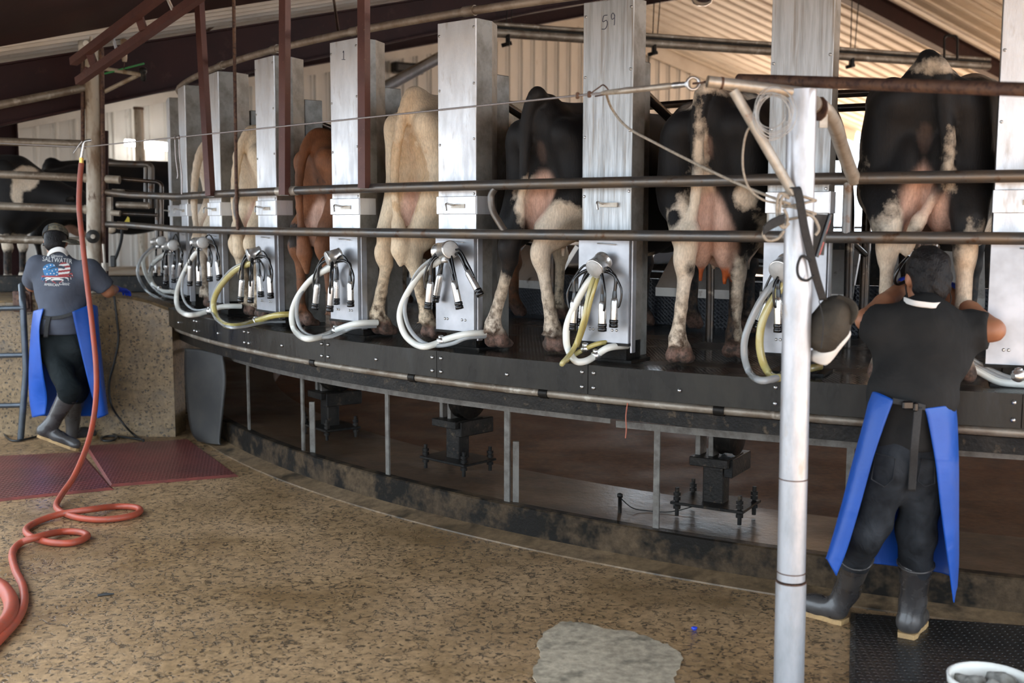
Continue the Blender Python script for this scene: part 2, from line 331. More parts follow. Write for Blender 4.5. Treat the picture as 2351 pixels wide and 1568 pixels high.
# ================================================================== shell of the barn
S0, S1, TL, TRt = -.1, 21.0, -14.2, 13
outside = MB().add([(-140, -140, -.06), (160, -140, -.06), (160, 180, -.06), (-140, 180, -.06)], [(0, 1, 2, 3)])
struct('ground', outside, M['dirt'])
yd = MB(); q_ = [RF(s, t) for s, t in ((-60, -90), (-60, -12.5), (22, -12.5), (22, 60), (110, 60), (110, -90))]
yd.add([(p.x, p.y, -.03) for p in q_], [(5, 4, 3, 2, 1, 0)]); struct('floor_bounce_cut', yd, mat('grey_bounce_damper', (.13, .13, .135), (.10, .10, .10), sc_=.8, rough=.9, world=True))  # unseen dark grey ground, added to cut warm sunlight bouncing onto the cabinets
fl = MB(); c4 = [RF(s, t) for s, t in ((-.2, TL-4), (-.2, TRt), (S1+5, TRt), (S1+5, TL-4))]
fl.add([(p.x, p.y, 0) for p in c4]+[(p.x, p.y, -.05) for p in c4], [(3, 2, 1, 0), (4, 5, 6, 7)])
struct('floor', fl, M['floor'])
# patch of newer cement in the floor
rng = random.Random(3)
pp = [(1235, 1478), (1265, 1442), (1300, 1428), (1345, 1434), (1400, 1446), (1445, 1452), (1500, 1470), (1548, 1490), (1566, 1515), (1552, 1548), (1540, 1600), (1450, 1625), (1330, 1615), (1255, 1590), (1222, 1545), (1240, 1510)]
poly = [PZ(x, y, 0) for x, y in pp]; poly = smooth_path(poly, 5, True); poly = [(p.x+rng.uniform(-.008, .008), p.y+rng.uniform(-.01, .01)) for p in poly]
struct('floor_patch', MB().prism(poly[::-1], -.01, .004), M['patch'])
# roof: outer shell and ribbed lining sheets, one object each
def roof_local(s, t, dz=0): return (t, -s, RID.z-abs(t)*TT+dz)
roofm = MB()
for dz in (.10,):
    roofm.add([roof_local(S0, TL, dz), roof_local(S0, 0, dz), roof_local(S0, TRt, dz), roof_local(S1, TL, dz), roof_local(S1, 0, dz), roof_local(S1, TRt, dz)], [(0, 1, 4, 3), (1, 2, 5, 4)])
ceiling = link('ceiling', roofm.mesh('ceiling'), M['ceil']); ceiling['kind'] = 'structure'
ceiling.location = (RID.x, RID.y, 0); ceiling.rotation_euler = (0, 0, AL); MW[ceiling] = Matrix.Translation((RID.x, RID.y, 0))@Matrix.Rotation(AL, 4, 'Z')
PW = .915
def rib_profile(w_, depth=.032):
    """(position, drop) of a ribbed sheet of width w_"""
    pr = []; x = 0; n = 3; p = w_/n
    for i in range(n):
        b0 = i*p
        pr += [(b0, 0), (b0+p*.55, 0), (b0+p*.60, .012), (b0+p*.66, .012), (b0+p*.70, 0), (b0+p*.80, 0), (b0+p*.85, depth), (b0+p*.95, depth)]
    pr.append((w_, 0)); return pr
for side, (ta, tb) in enumerate(((TL, 0), (0, TRt))):
    mb = MB(); pr = rib_profile(PW)
    P = [[(t, -u, RID.z-abs(t)*TT-d) for (u, d) in pr] for t in (ta, tb)]
    mb.grid(P if side == 0 else P, smooth=False); me = mb.mesh('ceiling_panel'); me.materials.append(M['ceil'])
    for i in range(int((S1-S0)/PW)+1): inst('ceiling_panel', me, ceiling, (0, -(S0+i*PW), 0))
ridge = MB().sqtube(RF(S0, 0, -.05), RF(S1, 0, -.05), .30, .03); struct('ridge_trim', ridge, M['ceil'], ceiling)
# far gable wall with an open bay on its right
TW0, TW1, TO, ZO = -12.6, 12.6, 1.6, 4.15
gw = MB()
def wq(ta, tb, za, zb0, zb1, s=-.06):
    a, b = RF(s, ta), RF(s, tb); gw.add([(a.x, a.y, za), (b.x, b.y, za), (b.x, b.y, zb1), (a.x, a.y, zb0)], [(0, 1, 2, 3)])
wq(TW0, 0, 0, RF(0, TW0).z, RF(0, 0).z); wq(0, TO, 0, RF(0, 0).z, RF(0, TO).z); 
tx = (RID.z-ZO)/TT
wq(TO, tx, ZO, RF(0, TO).z, ZO)
wall_back = struct('wall_back', gw, M['wall'])
t = TW0
while t < tx:
    tb = min(t+PW, tx); zl = 0 if t < TO-.01 else ZO
    mb = MB(); pr = [q for q in rib_profile(PW) if t+q[0] <= tb+1e-6]
    def wp(u, d, top):
        p = RF(.0+d, t+u); return (p.x, p.y, (RF(0, t+u).z-.02) if top else zl)
    if len(pr) > 2 and (t < TO-PW or t > TO-.2):
        mb.grid([[wp(u, d, False) for u, d in pr], [wp(u, d, True) for u, d in pr]], smooth=False); mb.build('wall_panel', M['wall'], wall_back)
    t += PW
tr = MB()
for a, b in ((TW0, 0), (0, tx)): tr.sqtube(RF(.07, a, -.16), RF(.07, b, -.16), .03, .30)
struct('gable_trim', tr, M['ceil'], wall_back)
tr = MB()
for (x0, y0), (x1, y1) in (((865, 112), (1322, 29)), ((1322, 29), (1345, 40))): tr.cyl(PS(x0, y0, .1), PS(x1, y1, .1), .025, 6)
struct('trim_1', tr, M['pipe_top'])
# left side wall behind the lane, ribbed as well
sw = MB(); pr = rib_profile(8.2/9)
for i in range(9):
    pass
# steel frames
def frame(name, s, depth, top=-.12, tl=TL, tr_=TRt, colt=None, haunch=0, lab=None):
    o = MB(); wd = .20
    for (ta, tb) in ((tl, 0), (0, tr_)):
        n = 8; segs = [ta+(tb-ta)*i/n for i in range(n+1)]
        for side, (ww, z0, z1) in enumerate(((.012, 0, 1), (wd, 0, .03), (wd, .97, 1))):
            P = []
            for t_ in segs:
                dp = depth+haunch*max(0, abs(t_)-7)/6
                c = RF(s, t_, top)
                za, zb = c.z-dp*z0, c.z-dp*z1
                if side: zb = za-.016 if z0 == 0 else za; za = za if z0 == 0 else c.z-dp; zb = za-.016
                a, b = c-NX*ww/2, c+NX*ww/2
                P.append([(a.x, a.y, za), (a.x, a.y, zb), (b.x, b.y, zb), (b.x, b.y, za)])
            o.grid(P, smooth=False, closed=True)
    if colt:
        for t_ in colt:
            c = RF(s, t_); z1 = c.z+top-.02
            o.box((c.x, c.y, z1/2), (.30, .012, z1), Matrix.Rotation(AL, 3, 'Z'))
            for q in (-.15, .15): p = RF(s, t_+q); o.box((p.x, p.y, z1/2), (.016, .22, z1), Matrix.Rotation(AL, 3, 'Z'))
    ob = struct(name, o, M['maroon']); return ob
frame('roof_frame', 9.2, .32, haunch=.20)
frame('roof_frame', 6.4, .32)
cm = MB(); zc = 3.2
cm.box((-5.85, 12.75, zc/2), (.30, .014, zc), Matrix.Rotation(AL, 3, 'Z'))
for q in (-.15, .15): cm.box((-5.85+q*MX.x, 12.75+q*MX.y, zc/2), (.016, .16, zc), Matrix.Rotation(AL, 3, 'Z'))
struct('column_left', cm, M['maroon'])
sf = MB(); N_ = 6
P = [[RF(s_, TL+(-6.0-TL)*i/N_, -.045-.10*max(0, -(TL+(-6.0-TL)*i/N_)-11)/3*(1 if s_ < 11 else 0)) for i in range(N_+1)] for s_ in (10.35, 10.40, S1)]
sf.grid(P, False); sf.grid([[p+Vector((0, 0, .03)) for p in r] for r in P][::-1], False)
struct('trim_2', sf, M['maroon'])
# cross strut and rods on the sheeting up left
# ================================================================== kerb, slab and entry deck
TWO = 2*math.pi
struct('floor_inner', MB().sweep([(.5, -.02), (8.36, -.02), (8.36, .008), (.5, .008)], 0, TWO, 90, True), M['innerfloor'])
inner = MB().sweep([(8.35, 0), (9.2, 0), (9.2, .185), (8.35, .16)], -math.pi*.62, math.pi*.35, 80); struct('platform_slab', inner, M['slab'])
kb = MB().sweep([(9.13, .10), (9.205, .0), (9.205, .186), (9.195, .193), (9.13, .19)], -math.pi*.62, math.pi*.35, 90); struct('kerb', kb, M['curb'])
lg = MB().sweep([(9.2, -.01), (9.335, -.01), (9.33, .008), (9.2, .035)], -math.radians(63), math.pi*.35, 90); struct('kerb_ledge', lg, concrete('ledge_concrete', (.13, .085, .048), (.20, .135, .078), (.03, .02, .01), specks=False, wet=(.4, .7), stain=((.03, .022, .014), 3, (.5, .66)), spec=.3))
# concrete pit wall and the entry deck behind it
rng = random.Random(5)
xw = [-9.0, -7, -5.2, -4.3, -3.9, -3.6, -3.45, -3.3, -3.15, -3.0, -2.9, -2.82]; zw = [1.13, 1.13, 1.13, 1.14, 1.15, 1.17, 1.19, 1.19, 1.175, 1.14, 1.10, 1.07]
pw = MB(); fr = []; Yw = 9.05
P = []
for x, z in zip(xw, zw): P.append([Vector((x, Yw, 0)), Vector((x, Yw-.004, z*.5)), Vector((x, Yw, z-.02)), Vector((x, Yw+.03, z)), Vector((x, Yw+.26, z)), Vector((x, Yw+.30, z-.06)), Vector((x, Yw+.30, 0))])
pw.grid(P, smooth=False); o = len(pw.v); pw.add([p for p in P[-1]], [tuple(range(7))]); struct('wall_pit', pw, M['pitwall'])
dk = MB(); edge = [CI(math.radians(a), 9.56) for a in range(-64, -120, -3)]
polyd = [(-9, 9.35)]+[(p.x, p.y) for p in edge if p.y > 9.35]+[(-9, edge[-1].y)]
dk.prism(polyd, 0, 1.06); struct('entry_deck', dk, M['pitwall'])
# ================================================================== rotary platform
plat = thing('rotary_platform', 'black round rotating milking platform carrying the row of cows', 'platform', (X0, Y0, 0))
MB().sweep([(7.28, ZD-.04), (9.5, ZD-.04), (9.5, ZD), (7.28, ZD)], 0, TWO, 180, True).build('deck', M['deck'], plat)
# rim plates, one for each stall, with bolt heads
mb = MB(); mb.sweep([(9.492, ZD-.145), (9.508, ZD-.145), (9.508, ZD+.002), (9.492, ZD+.002)], -STEP/2+.0002, STEP/2-.0002, 6)
rim_me = bpy.data.meshes.new('rim_plate'); rim_me.from_pydata([(x-X0, y-Y0, z) for x, y, z in mb.v], [], mb.f); rim_me.materials.append(M['rim'])
bb = MB().lathe([(.011, 0), (.0115, .003), (.008, .009), (.002, .011)], (0, 0, 0), (0, -1, 0), 8)
bolt_me = bb.mesh('bolt'); bolt_me.materials.append(M['bolt'])
for k in range(60):
    a = PHI-STEP*(k-18)-STEP/2 if True else 0
    pl = inst('rim_plate', rim_me, plat, (0, 0, 0), a)
    if 14 <= k <= 28:
        for da, z in ((-STEP/2+.0035*1.0, ZD-.035), (-STEP/2+.0035, ZD-.110), (STEP/2-.0035, ZD-.035), (STEP/2-.0035, ZD-.110), (0, ZD-.085)):
            p = (9.508*math.sin(da), -9.508*math.cos(da), z); inst('bolt', bolt_me, pl, p, da)
MB().sweep([(9.36, .80), (9.40, .80), (9.40, .86), (9.36, .86)], 0, TWO, 120, True).build('ring_beam', M['darksteel'], plat)
MB().sweep([(9.10, .80), (9.12, .80), (9.12, 1.03), (9.10, 1.03)], 0, TWO, 120, True).build('ring_web', M['darksteel'], plat)
MB().sweep([(9.10, .86), (9.40, .86), (9.40, .872), (9.10, .872)], 0, TWO, 120, True).build('ring_flange', M['darksteel'], plat)
MB().tube(arc(-1.4, .5, 9.44, .905, 90), .023, 8).build('drain_pipe', M['pipe_old'], plat)
for a in (-35.1, -29.2, -24.0, -40.8, -46.6):
    MB().tube(arc(math.radians(a-.16), math.radians(a+.16), 9.44, .905, 2), .029, 8).build('pipe_coupling', M['darksteel'], plat)
MB().sweep([(7.27, ZD), (7.29, ZD), (7.29, 1.40), (7.27, 1.40)], 0, TWO, 120, True).build('kick_plate', M['kick'], plat)
# feed troughs, one for each stall in view
mb = MB(); hw = .30
mb.add([(-hw, -7.36, 1.345), (hw, -7.36, 1.345), (hw*.93, -7.10, 1.62), (-hw*.93, -7.10, 1.62), (-hw, -7.36, 1.285), (hw, -7.36, 1.285), (-hw*.93, -7.06, 1.60), (hw*.93, -7.06, 1.60)],
       [(0, 1, 2, 3), (4, 5, 1, 0), (3, 2, 7, 6), (5, 4, 6, 7), (1, 5, 7, 2), (4, 0, 3, 6)])
tr_me = mb.mesh('feed_trough'); tr_me.materials.append(M['trough'])
mb = MB(); mb.box((0, -7.05, 1.72), (.60, .05, .05))
for k in range(-2, 12): inst('feed_trough', tr_me, plat, (0, 0, 0), PHI-STEP*k-STEP/2)
MB().tube(arc(0, TWO, 7.15, 1.70, 120)[:-1], .028, 8, True).build('head_rail', M['rail_dark'], plat)
MB().tube(arc(0, TWO, 7.15, 2.62, 120)[:-1], .026, 8, True).build('head_rail', M['rail_dark'], plat)
MB().tube(arc(0, TWO, 7.45, 2.50, 120)[:-1], .024, 8, True).build('head_rail', M['rail_dark'], plat)
# centre drum of the platform
MB().sweep([(2.0, .2), (2.2, .2), (2.2, 1.6), (2.0, 1.6)], 0, TWO, 40, True).build('centre_drum', M['darksteel'], plat)
for k in range(12):
    a = TWO*k/12+.2; MB().sqtube(CI(a, 2.1, .95), CI(a, 9.2, .95), .10, .16).build('spoke_beam', M['darksteel'], plat)
# ring pipe over the cabinet tops
tp = thing('top_ring_pipe', 'long dusty curved pipe running along the tops of the steel cabinets', 'pipe', CI(-.6, 9.3, 2.95))
MB().tube(arc(-1.16, .25, 9.27, 2.955, 80), .024, 10).build('pipe', M['pipe_top'], tp)
for k in range(0, 7):
    a = PHI-STEP*k+.004; MB().tube(arc(a-.0045, a+.0045, 9.27, 2.955, 2), .030, 10).build('pipe_collar', M['pipe_top'], tp)
p0 = CI(-1.16, 9.27, 2.955); MB().tube(smooth_path([p0, CI(-1.18, 9.26, 2.945), CI(-1.19, 9.22, 2.90), CI(-1.195, 9.20, 2.80)], 5), .022, 8).build('pipe_elbow', M['pipe_top'], tp)
# ================================================================== guard rails
A0 = math.radians(-62.6)
rails = thing('guard_rail', 'pair of long curved grey steel guard rails across the whole row of cows', 'guard rail', CI(-.6, RR, 0))
pl_up, pl_lo = PY(243, 441, 9.6), PY(243, 515, 9.6)
up = [pl_up, PY(300, 448, 9.45)]+arc(A0+.03, .35, RR, 1.993, 90); lo = [pl_lo, PY(300, 517, 9.45)]+arc(A0+.03, .35, RR, 1.733, 90)
MB().tube(up, .0275, 12).build('upper_rail', M['rail'], rails); MB().tube(lo, .0275, 12).build('lower_rail', M['rail'], rails)
def link_bar(px_, bow, r_=.019):
    if abs(bow) < .01:
        a = ang(PR(px_, 480, RR)); MB().tube([CI(a, RR, 1.98), CI(a, RR, 1.74)], r_, 10).build('link_bar', M['rail'], rails); return
    a = ang(PR(px_, 480, RR)); t_ = Vector((math.cos(a), math.sin(a), 0)); p, q = CI(a, RR, 1.975), CI(a+.005, RR, 1.745)
    MB().tube(smooth_path([p+t_*0, p+t_*-bow*.8-Vector((0, 0, .04)), (p+q)/2-t_*bow*1.2, q-t_*bow*.6+Vector((0, 0, .05)), q+t_*.02], 6), r_, 10).build('link_bar', M['rail'], rails)
link_bar(1137, .035); link_bar(546, .05, .018); link_bar(1945, -.004, .021)
for px_ in (645, 675): 
    a = ang(PR(px_, 440, RR)); MB().tube(arc(a-.004, a+.004, RR, 1.993, 2), .030, 12).build('weld_collar', M['arm'], rails)
for x, y in ((398, 455),): 
    a = ang(PR(x, y, RR)); MB().tube(arc(a-.003, a+.003, RR, 1.993, 2), .031, 12).build('weld_collar', M['pipe_old'], rails)
# ================================================================== cabinets
def text_mesh(s_, size, M4, parent, name, mt, shear=0, ext=.0006):
    c = bpy.data.curves.new(name, 'FONT'); c.body = s_; c.size = size; c.extrude = ext; c.align_x = 'CENTER'; c.shear = shear
    o = bpy.data.objects.new(name, c); COL.objects.link(o)
    dg = bpy.context.evaluated_depsgraph_get(); me = bpy.data.meshes.new_from_object(o.evaluated_get(dg)); bpy.data.objects.remove(o)
    me.transform(M4); me.materials.clear(); o = link(name, me, mt, parent); return o
M['ink'] = mat('marker_ink', (.05, .06, .10), rough=.6)
scr = MB().lathe([(.0075, 0), (.0075, .003), (.004, .005)], (0, 0, 0), (0, -1, 0), 6); screw_me = scr.mesh('screw'); screw_me.materials.append(M['bolt'])
CAB_LAB = ['rightmost steel cabinet post, cut by the right edge, beside the right worker', 'tall steel cabinet post just behind the silver pole', 'tall grey steel cabinet post with the number 59 written on it',
           'wide white-lit steel cabinet between the tan cow and the black cow', 'white-lit steel cabinet left of the tan cow, marked 1 at the top', 'white-lit steel cabinet left of the brown cow',
           'steel cabinet between the spotted cream cow and the black and white cow', 'narrow far steel cabinet behind the black and white cow', 'farthest narrow steel cabinet at the left end of the row']
def cabinet(k):
    a = PHI-STEP*k; base = CI(a, RC, ZD); c = thing('milking_cabinet', CAB_LAB[k], 'cabinet', base, a, 'steel cabinets between the stalls')
    hw = .141; z0, z1 = 0.0, 2.90-ZD; zb, zt = 1.185-ZD, 1.735-ZD
    # body: folded sheet with chamfered back, local y points inwards
    poly = [(-hw+.004, .004), (hw-.004, .004), (hw, .13), (hw*.55, .25), (-hw*.55, .25), (-hw, .13)]
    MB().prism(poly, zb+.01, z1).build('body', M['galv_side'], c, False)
    MB().prism([(-.07, .04), (.10, .04), (.10, .2), (-.07, .2)], z0, zb+.02).build('foot', M['darksteel'], c, False)
    MB().prism([(-.12, .02), (.14, .02), (.14, .24), (-.12, .24)], 0, .012).build('foot_plate', M['darksteel'], c, False)
    MB().box((0, -.003, (zt+z1)/2), (2*hw, .010, z1-zt-.004), None, .002).build('front_panel', M['galv_worn' if k in (1, 2) else 'galv'], c, False)
    if k != 2:
        MB().box((0, -.012, 1.89-ZD), (2*hw+.012, .016, .10), None, .003).build('bracket_plate', M['galv'], c, False)
        MB().box((hw+.004, .05, 1.89-ZD), (.012, .12, .10)).build('bracket_return', M['galv'], c, False)
    MB().prism([(-hw-.004, -.030), (hw+.004, -.030), (hw+.004, .008), (-hw-.004, .008)], zb, zt).build('service_box', M['box'], c, False)
    MB().box((0, -.012, zb-.006), (2*hw+.02, .05, .014)).build('box_lip', M['darksteel'], c, False)
    sp = MB(); sp.box((hw+.010, .012, (zb+zt)/2-.02), (.010, .045, zt-zb+.06), None, .003); sp.build('side_plate', M['box'], c, False)
    MB().tube([(-.05+.02, -.03, zt-.045), (-.05+.02, -.043, zt-.045), (.07, -.043, zt-.05), (.07, -.03, zt-.05)], .003, 6).build('box_handle', M['steel'], c, False)
    # hook that carries the cluster
    MB().box((.02, -.02, 1.885-ZD), (.10, .012, .022)).build('hook_plate', M['arm'], c, False)
    MB().tube(fillet([(-.01, -.02, 1.89-ZD), (-.01, -.09, 1.90-ZD), (.0, -.095, 1.86-ZD)], .015), .006, 8).build('hook', M['steel'], c, False)
    if k < 6:
        for sx in (-1, 1):
            for z in (z1-.06, z1-.36, z1-.66, z1-.96): inst('screw', screw_me, c, (sx*(hw-.013), -.008, z+sx*.012))
        for x in (-.075, -.055, .055, .08): inst('screw', screw_me, c, (x, -.030, zb+.065))
    return c, a, base
cabs = [cabinet(k) for k in range(9)]
def pen(c, pts, r=.0018, name='handwriting', z0=0):
    MB().tube([(x, -.0095, z) for x, z in smooth_path([Vector((p[0], p[1], 0)) for p in pts], 6) and [(q.x, q.y) for q in smooth_path([Vector((p[0], p[1], 0)) for p in pts], 6)]], r, 5).build(name, M['ink'], c, False)
zt_ = 2.90-ZD
c59 = cabs[2][0]
pen(c59, [(-.005, zt_-.075), (-.026, zt_-.078), (-.030, zt_-.105), (-.010, zt_-.100), (-.004, zt_-.118), (-.015, zt_-.140), (-.036, zt_-.140)])
pen(c59, [(.036, zt_-.082), (.028, zt_-.068), (.018, zt_-.078), (.022, zt_-.098), (.036, zt_-.090), (.036, zt_-.078), (.036, zt_-.115), (.034, zt_-.128)])
pen(cabs[4][0], [(-.004, zt_-.075), (.004, zt_-.068), (.002, zt_-.118)]); pen(cabs[4][0], [(-.016, zt_-.116), (.018, zt_-.120)])
# stall dividers behind each cabinet
DV = ['behind the rightmost cabinet', 'behind the cabinet at the silver pole', 'behind the cabinet numbered 59', 'behind the wide white-lit cabinet', 'behind the cabinet marked 1', 'behind the white-lit cabinet left of the brown cow', 'behind the cabinet left of the spotted cream cow']
for k in range(7):
    a = PHI-STEP*k; d = thing('stall_divider', 'bent steel pipe stall divider '+DV[k], 'divider', CI(a, 9.0, ZD), a, 'stall dividers between the cows')
    MB().tube(fillet([(0, -.07, 1.45), (0, .62, 1.22), (0, .98, .86), (0, 1.02, .30), (0, 1.02, .0)], .14), .026, 10).build('loop_pipe', M['rail_dark'], d, False)
    MB().tube([(0, 1.55, 0), (0, 1.55, 1.30)], .03, 10).build('front_post', M['rail_dark'], d, False)
    MB().tube([(0, 1.0, .62), (0, 1.55, .52)], .02, 8).build('cross_pipe', M['rail_dark'], d, False)
    MB().tube([(0, .9, 1.0), (0, 1.6, 1.02)], .02, 8).build('cross_pipe', M['rail_dark'], d, False)
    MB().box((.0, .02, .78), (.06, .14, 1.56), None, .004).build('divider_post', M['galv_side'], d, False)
# ================================================================== implicit surfaces for bodies
def surface_nets(vals, lo, h):
    s = vals < 0; nx, ny, nz = vals.shape
    acc = np.zeros((nx-1, ny-1, nz-1, 3), np.float32); cnt = np.zeros((nx-1, ny-1, nz-1), np.float32)
    for ax in range(3):
        a = [slice(None)]*3; b = [slice(None)]*3; a[ax] = slice(0, -1); b[ax] = slice(1, None)
        va, vb = vals[tuple(a)], vals[tuple(b)]; cr = (s[tuple(a)] != s[tuple(b)])
        t = np.where(cr, va/np.where(cr, va-vb, 1), 0).astype(np.float32)
        o1, o2 = [i for i in range(3) if i != ax]
        for d1 in (0, 1):
            for d2 in (0, 1):
                sl = [slice(None)]*3; n1 = vals.shape[o1]-1; n2 = vals.shape[o2]-1
                sl[o1] = slice(d1, d1+n1); sl[o2] = slice(d2, d2+n2)
                c_ = cr[tuple(sl)]; tt = t[tuple(sl)]
                acc[..., ax] += np.where(c_, tt, 0); acc[..., o1] += np.where(c_, d1, 0); acc[..., o2] += np.where(c_, d2, 0); cnt += c_
    act = cnt > 0; idx = -np.ones(act.shape, np.int64); ii = np.argwhere(act); idx[act] = np.arange(len(ii))
    V = (ii+acc[act]/cnt[act][:, None])*h+np.array(lo)
    Fs = []
    for ax in range(3):
        a = [slice(1, -1)]*3; b = [slice(1, -1)]*3; a[ax] = slice(0, -1); b[ax] = slice(1, None)
        sa, sb = s[tuple(a)], s[tuple(b)]; e = np.argwhere(sa != sb)
        if not len(e): continue
        o1, o2 = [(1, 2), (2, 0), (0, 1)][ax]
        base = e.copy(); base[:, o1] += 1; base[:, o2] += 1; inside = sa[sa != sb]
        q = []
        for d1, d2 in ((1, 1), (0, 1), (0, 0), (1, 0)):
            c_ = base.copy(); c_[:, o1] -= d1; c_[:, o2] -= d2; q.append(idx[c_[:, 0], c_[:, 1], c_[:, 2]])
        q = np.stack(q, 1); q[~inside] = q[~inside][:, ::-1]; Fs.append(q)
    return V, np.concatenate(Fs)
class SDF:
    """smooth union of round cones and ellipsoids on a grid"""
    def __init__(s, lo, hi, h):
        s.lo = np.array(lo, np.float32); s.h = h; n = np.ceil((np.array(hi)-s.lo)/h).astype(int)+1
        s.ax = [s.lo[i]+h*np.arange(n[i], dtype=np.float32) for i in range(3)]; s.v = np.full(n, 9., np.float32)
    def _sub(s, lo, hi):
        r = []
        for i in range(3):
            a = max(int((lo[i]-s.lo[i])/s.h), 0); b = min(int((hi[i]-s.lo[i])/s.h)+2, len(s.ax[i])); r.append(slice(a, max(b, a)))
        X, Y, Z = np.meshgrid(*[s.ax[i][r[i]] for i in range(3)], indexing='ij', sparse=True); return tuple(r), X, Y, Z
    def _mix(s, r, d, k, sub):
        v = s.v[r]
        if v.size == 0: return
        if sub: d = -d; hh = np.clip(.5-.5*(v-d)/k, 0, 1) if k else None; s.v[r] = np.maximum(v, d) if not k else (v*(1-hh)+d*hh+k*hh*(1-hh)); return
        if k:
            hh = np.clip(.5+.5*(v-d)/k, 0, 1); s.v[r] = np.where(v > 5, d, v*(1-hh)+d*hh-k*hh*(1-hh))
        else: s.v[r] = np.minimum(v, d)
    def cone(s, a, b, ra, rb=None, k=.04, sub=False):
        a, b = np.array(a, np.float32), np.array(b, np.float32); rb = ra if rb is None else rb; m = max(ra, rb)+k+4*s.h
        r, X, Y, Z = s._sub(np.minimum(a, b)-m, np.maximum(a, b)+m); d = b-a; L2 = max(float(d@d), 1e-9)
        t = np.clip(((X-a[0])*d[0]+(Y-a[1])*d[1]+(Z-a[2])*d[2])/L2, 0, 1)
        dist = np.sqrt((X-a[0]-t*d[0])**2+(Y-a[1]-t*d[1])**2+(Z-a[2]-t*d[2])**2)-(ra+(rb-ra)*t); s._mix(r, dist, k, sub); return s
    def chain(s, pts, rad, k=.03):
        for i in range(len(pts)-1): s.cone(pts[i], pts[i+1], rad[i], rad[i+1], k)
        return s
    def ell(s, c, rad, k=.04, rot=None, sub=False):
        c = np.array(c, np.float32); rad = np.array(rad, np.float32); m = float(rad.max())+k+4*s.h
        r, X, Y, Z = s._sub(c-m, c+m); x, y, z = X-c[0], Y-c[1], Z-c[2]
        if rot is not None:
            Rm = np.array(rot.transposed(), np.float32); x, y, z = Rm[0, 0]*x+Rm[0, 1]*y+Rm[0, 2]*z, Rm[1, 0]*x+Rm[1, 1]*y+Rm[1, 2]*z, Rm[2, 0]*x+Rm[2, 1]*y+Rm[2, 2]*z
        k0 = np.sqrt((x/rad[0])**2+(y/rad[1])**2+(z/rad[2])**2); k1 = np.sqrt((x/rad[0]**2)**2+(y/rad[1]**2)**2+(z/rad[2]**2)**2)
        s._mix(r, k0*(k0-1)/np.maximum(k1, 1e-6), k, sub); return s
    def disp(s, fn):
        X, Y, Z = np.meshgrid(*s.ax, indexing='ij', sparse=True); s.v = s.v+fn(X, Y, Z).astype(np.float32); return s
    def clip(s, fn):
        X, Y, Z = np.meshgrid(*s.ax, indexing='ij', sparse=True); s.v = np.maximum(s.v, fn(X, Y, Z).astype(np.float32)); return s
    def mesh(s, name, relax=1):
        for i in range(3):
            sl = [slice(None)]*3
            for e in (0, -1): sl[i] = e; s.v[tuple(sl)] = np.maximum(s.v[tuple(sl)], .01)
        V, Fq = surface_nets(s.v, s.lo, s.h)
        for _ in range(relax):
            A = np.zeros_like(V); C = np.zeros(len(V))
            for i in range(4): 
                j = (i+1) % 4; np.add.at(A, Fq[:, i], V[Fq[:, j]]); np.add.at(A, Fq[:, j], V[Fq[:, i]]); np.add.at(C, Fq[:, i], 1); np.add.at(C, Fq[:, j], 1)
            V = V*.5+.5*A/C[:, None]
        me = bpy.data.meshes.new(name); me.vertices.add(len(V)); me.vertices.foreach_set('co', V.astype(np.float32).ravel())
        n = len(Fq); me.loops.add(4*n); me.polygons.add(n); me.loops.foreach_set('vertex_index', Fq.astype(np.int32).ravel())
        me.polygons.foreach_set('loop_start', np.arange(0, 4*n, 4, dtype=np.int32)); me.polygons.foreach_set('loop_total', np.full(n, 4, np.int32))
        me.update(calc_edges=True); me.validate(); me.polygons.foreach_set('use_smooth', np.ones(len(me.polygons), bool)); return me, V
def attr(me, name, vals):
    a = me.attributes.new(name, 'FLOAT', 'POINT'); a.data.foreach_set('value', np.asarray(vals, np.float32))
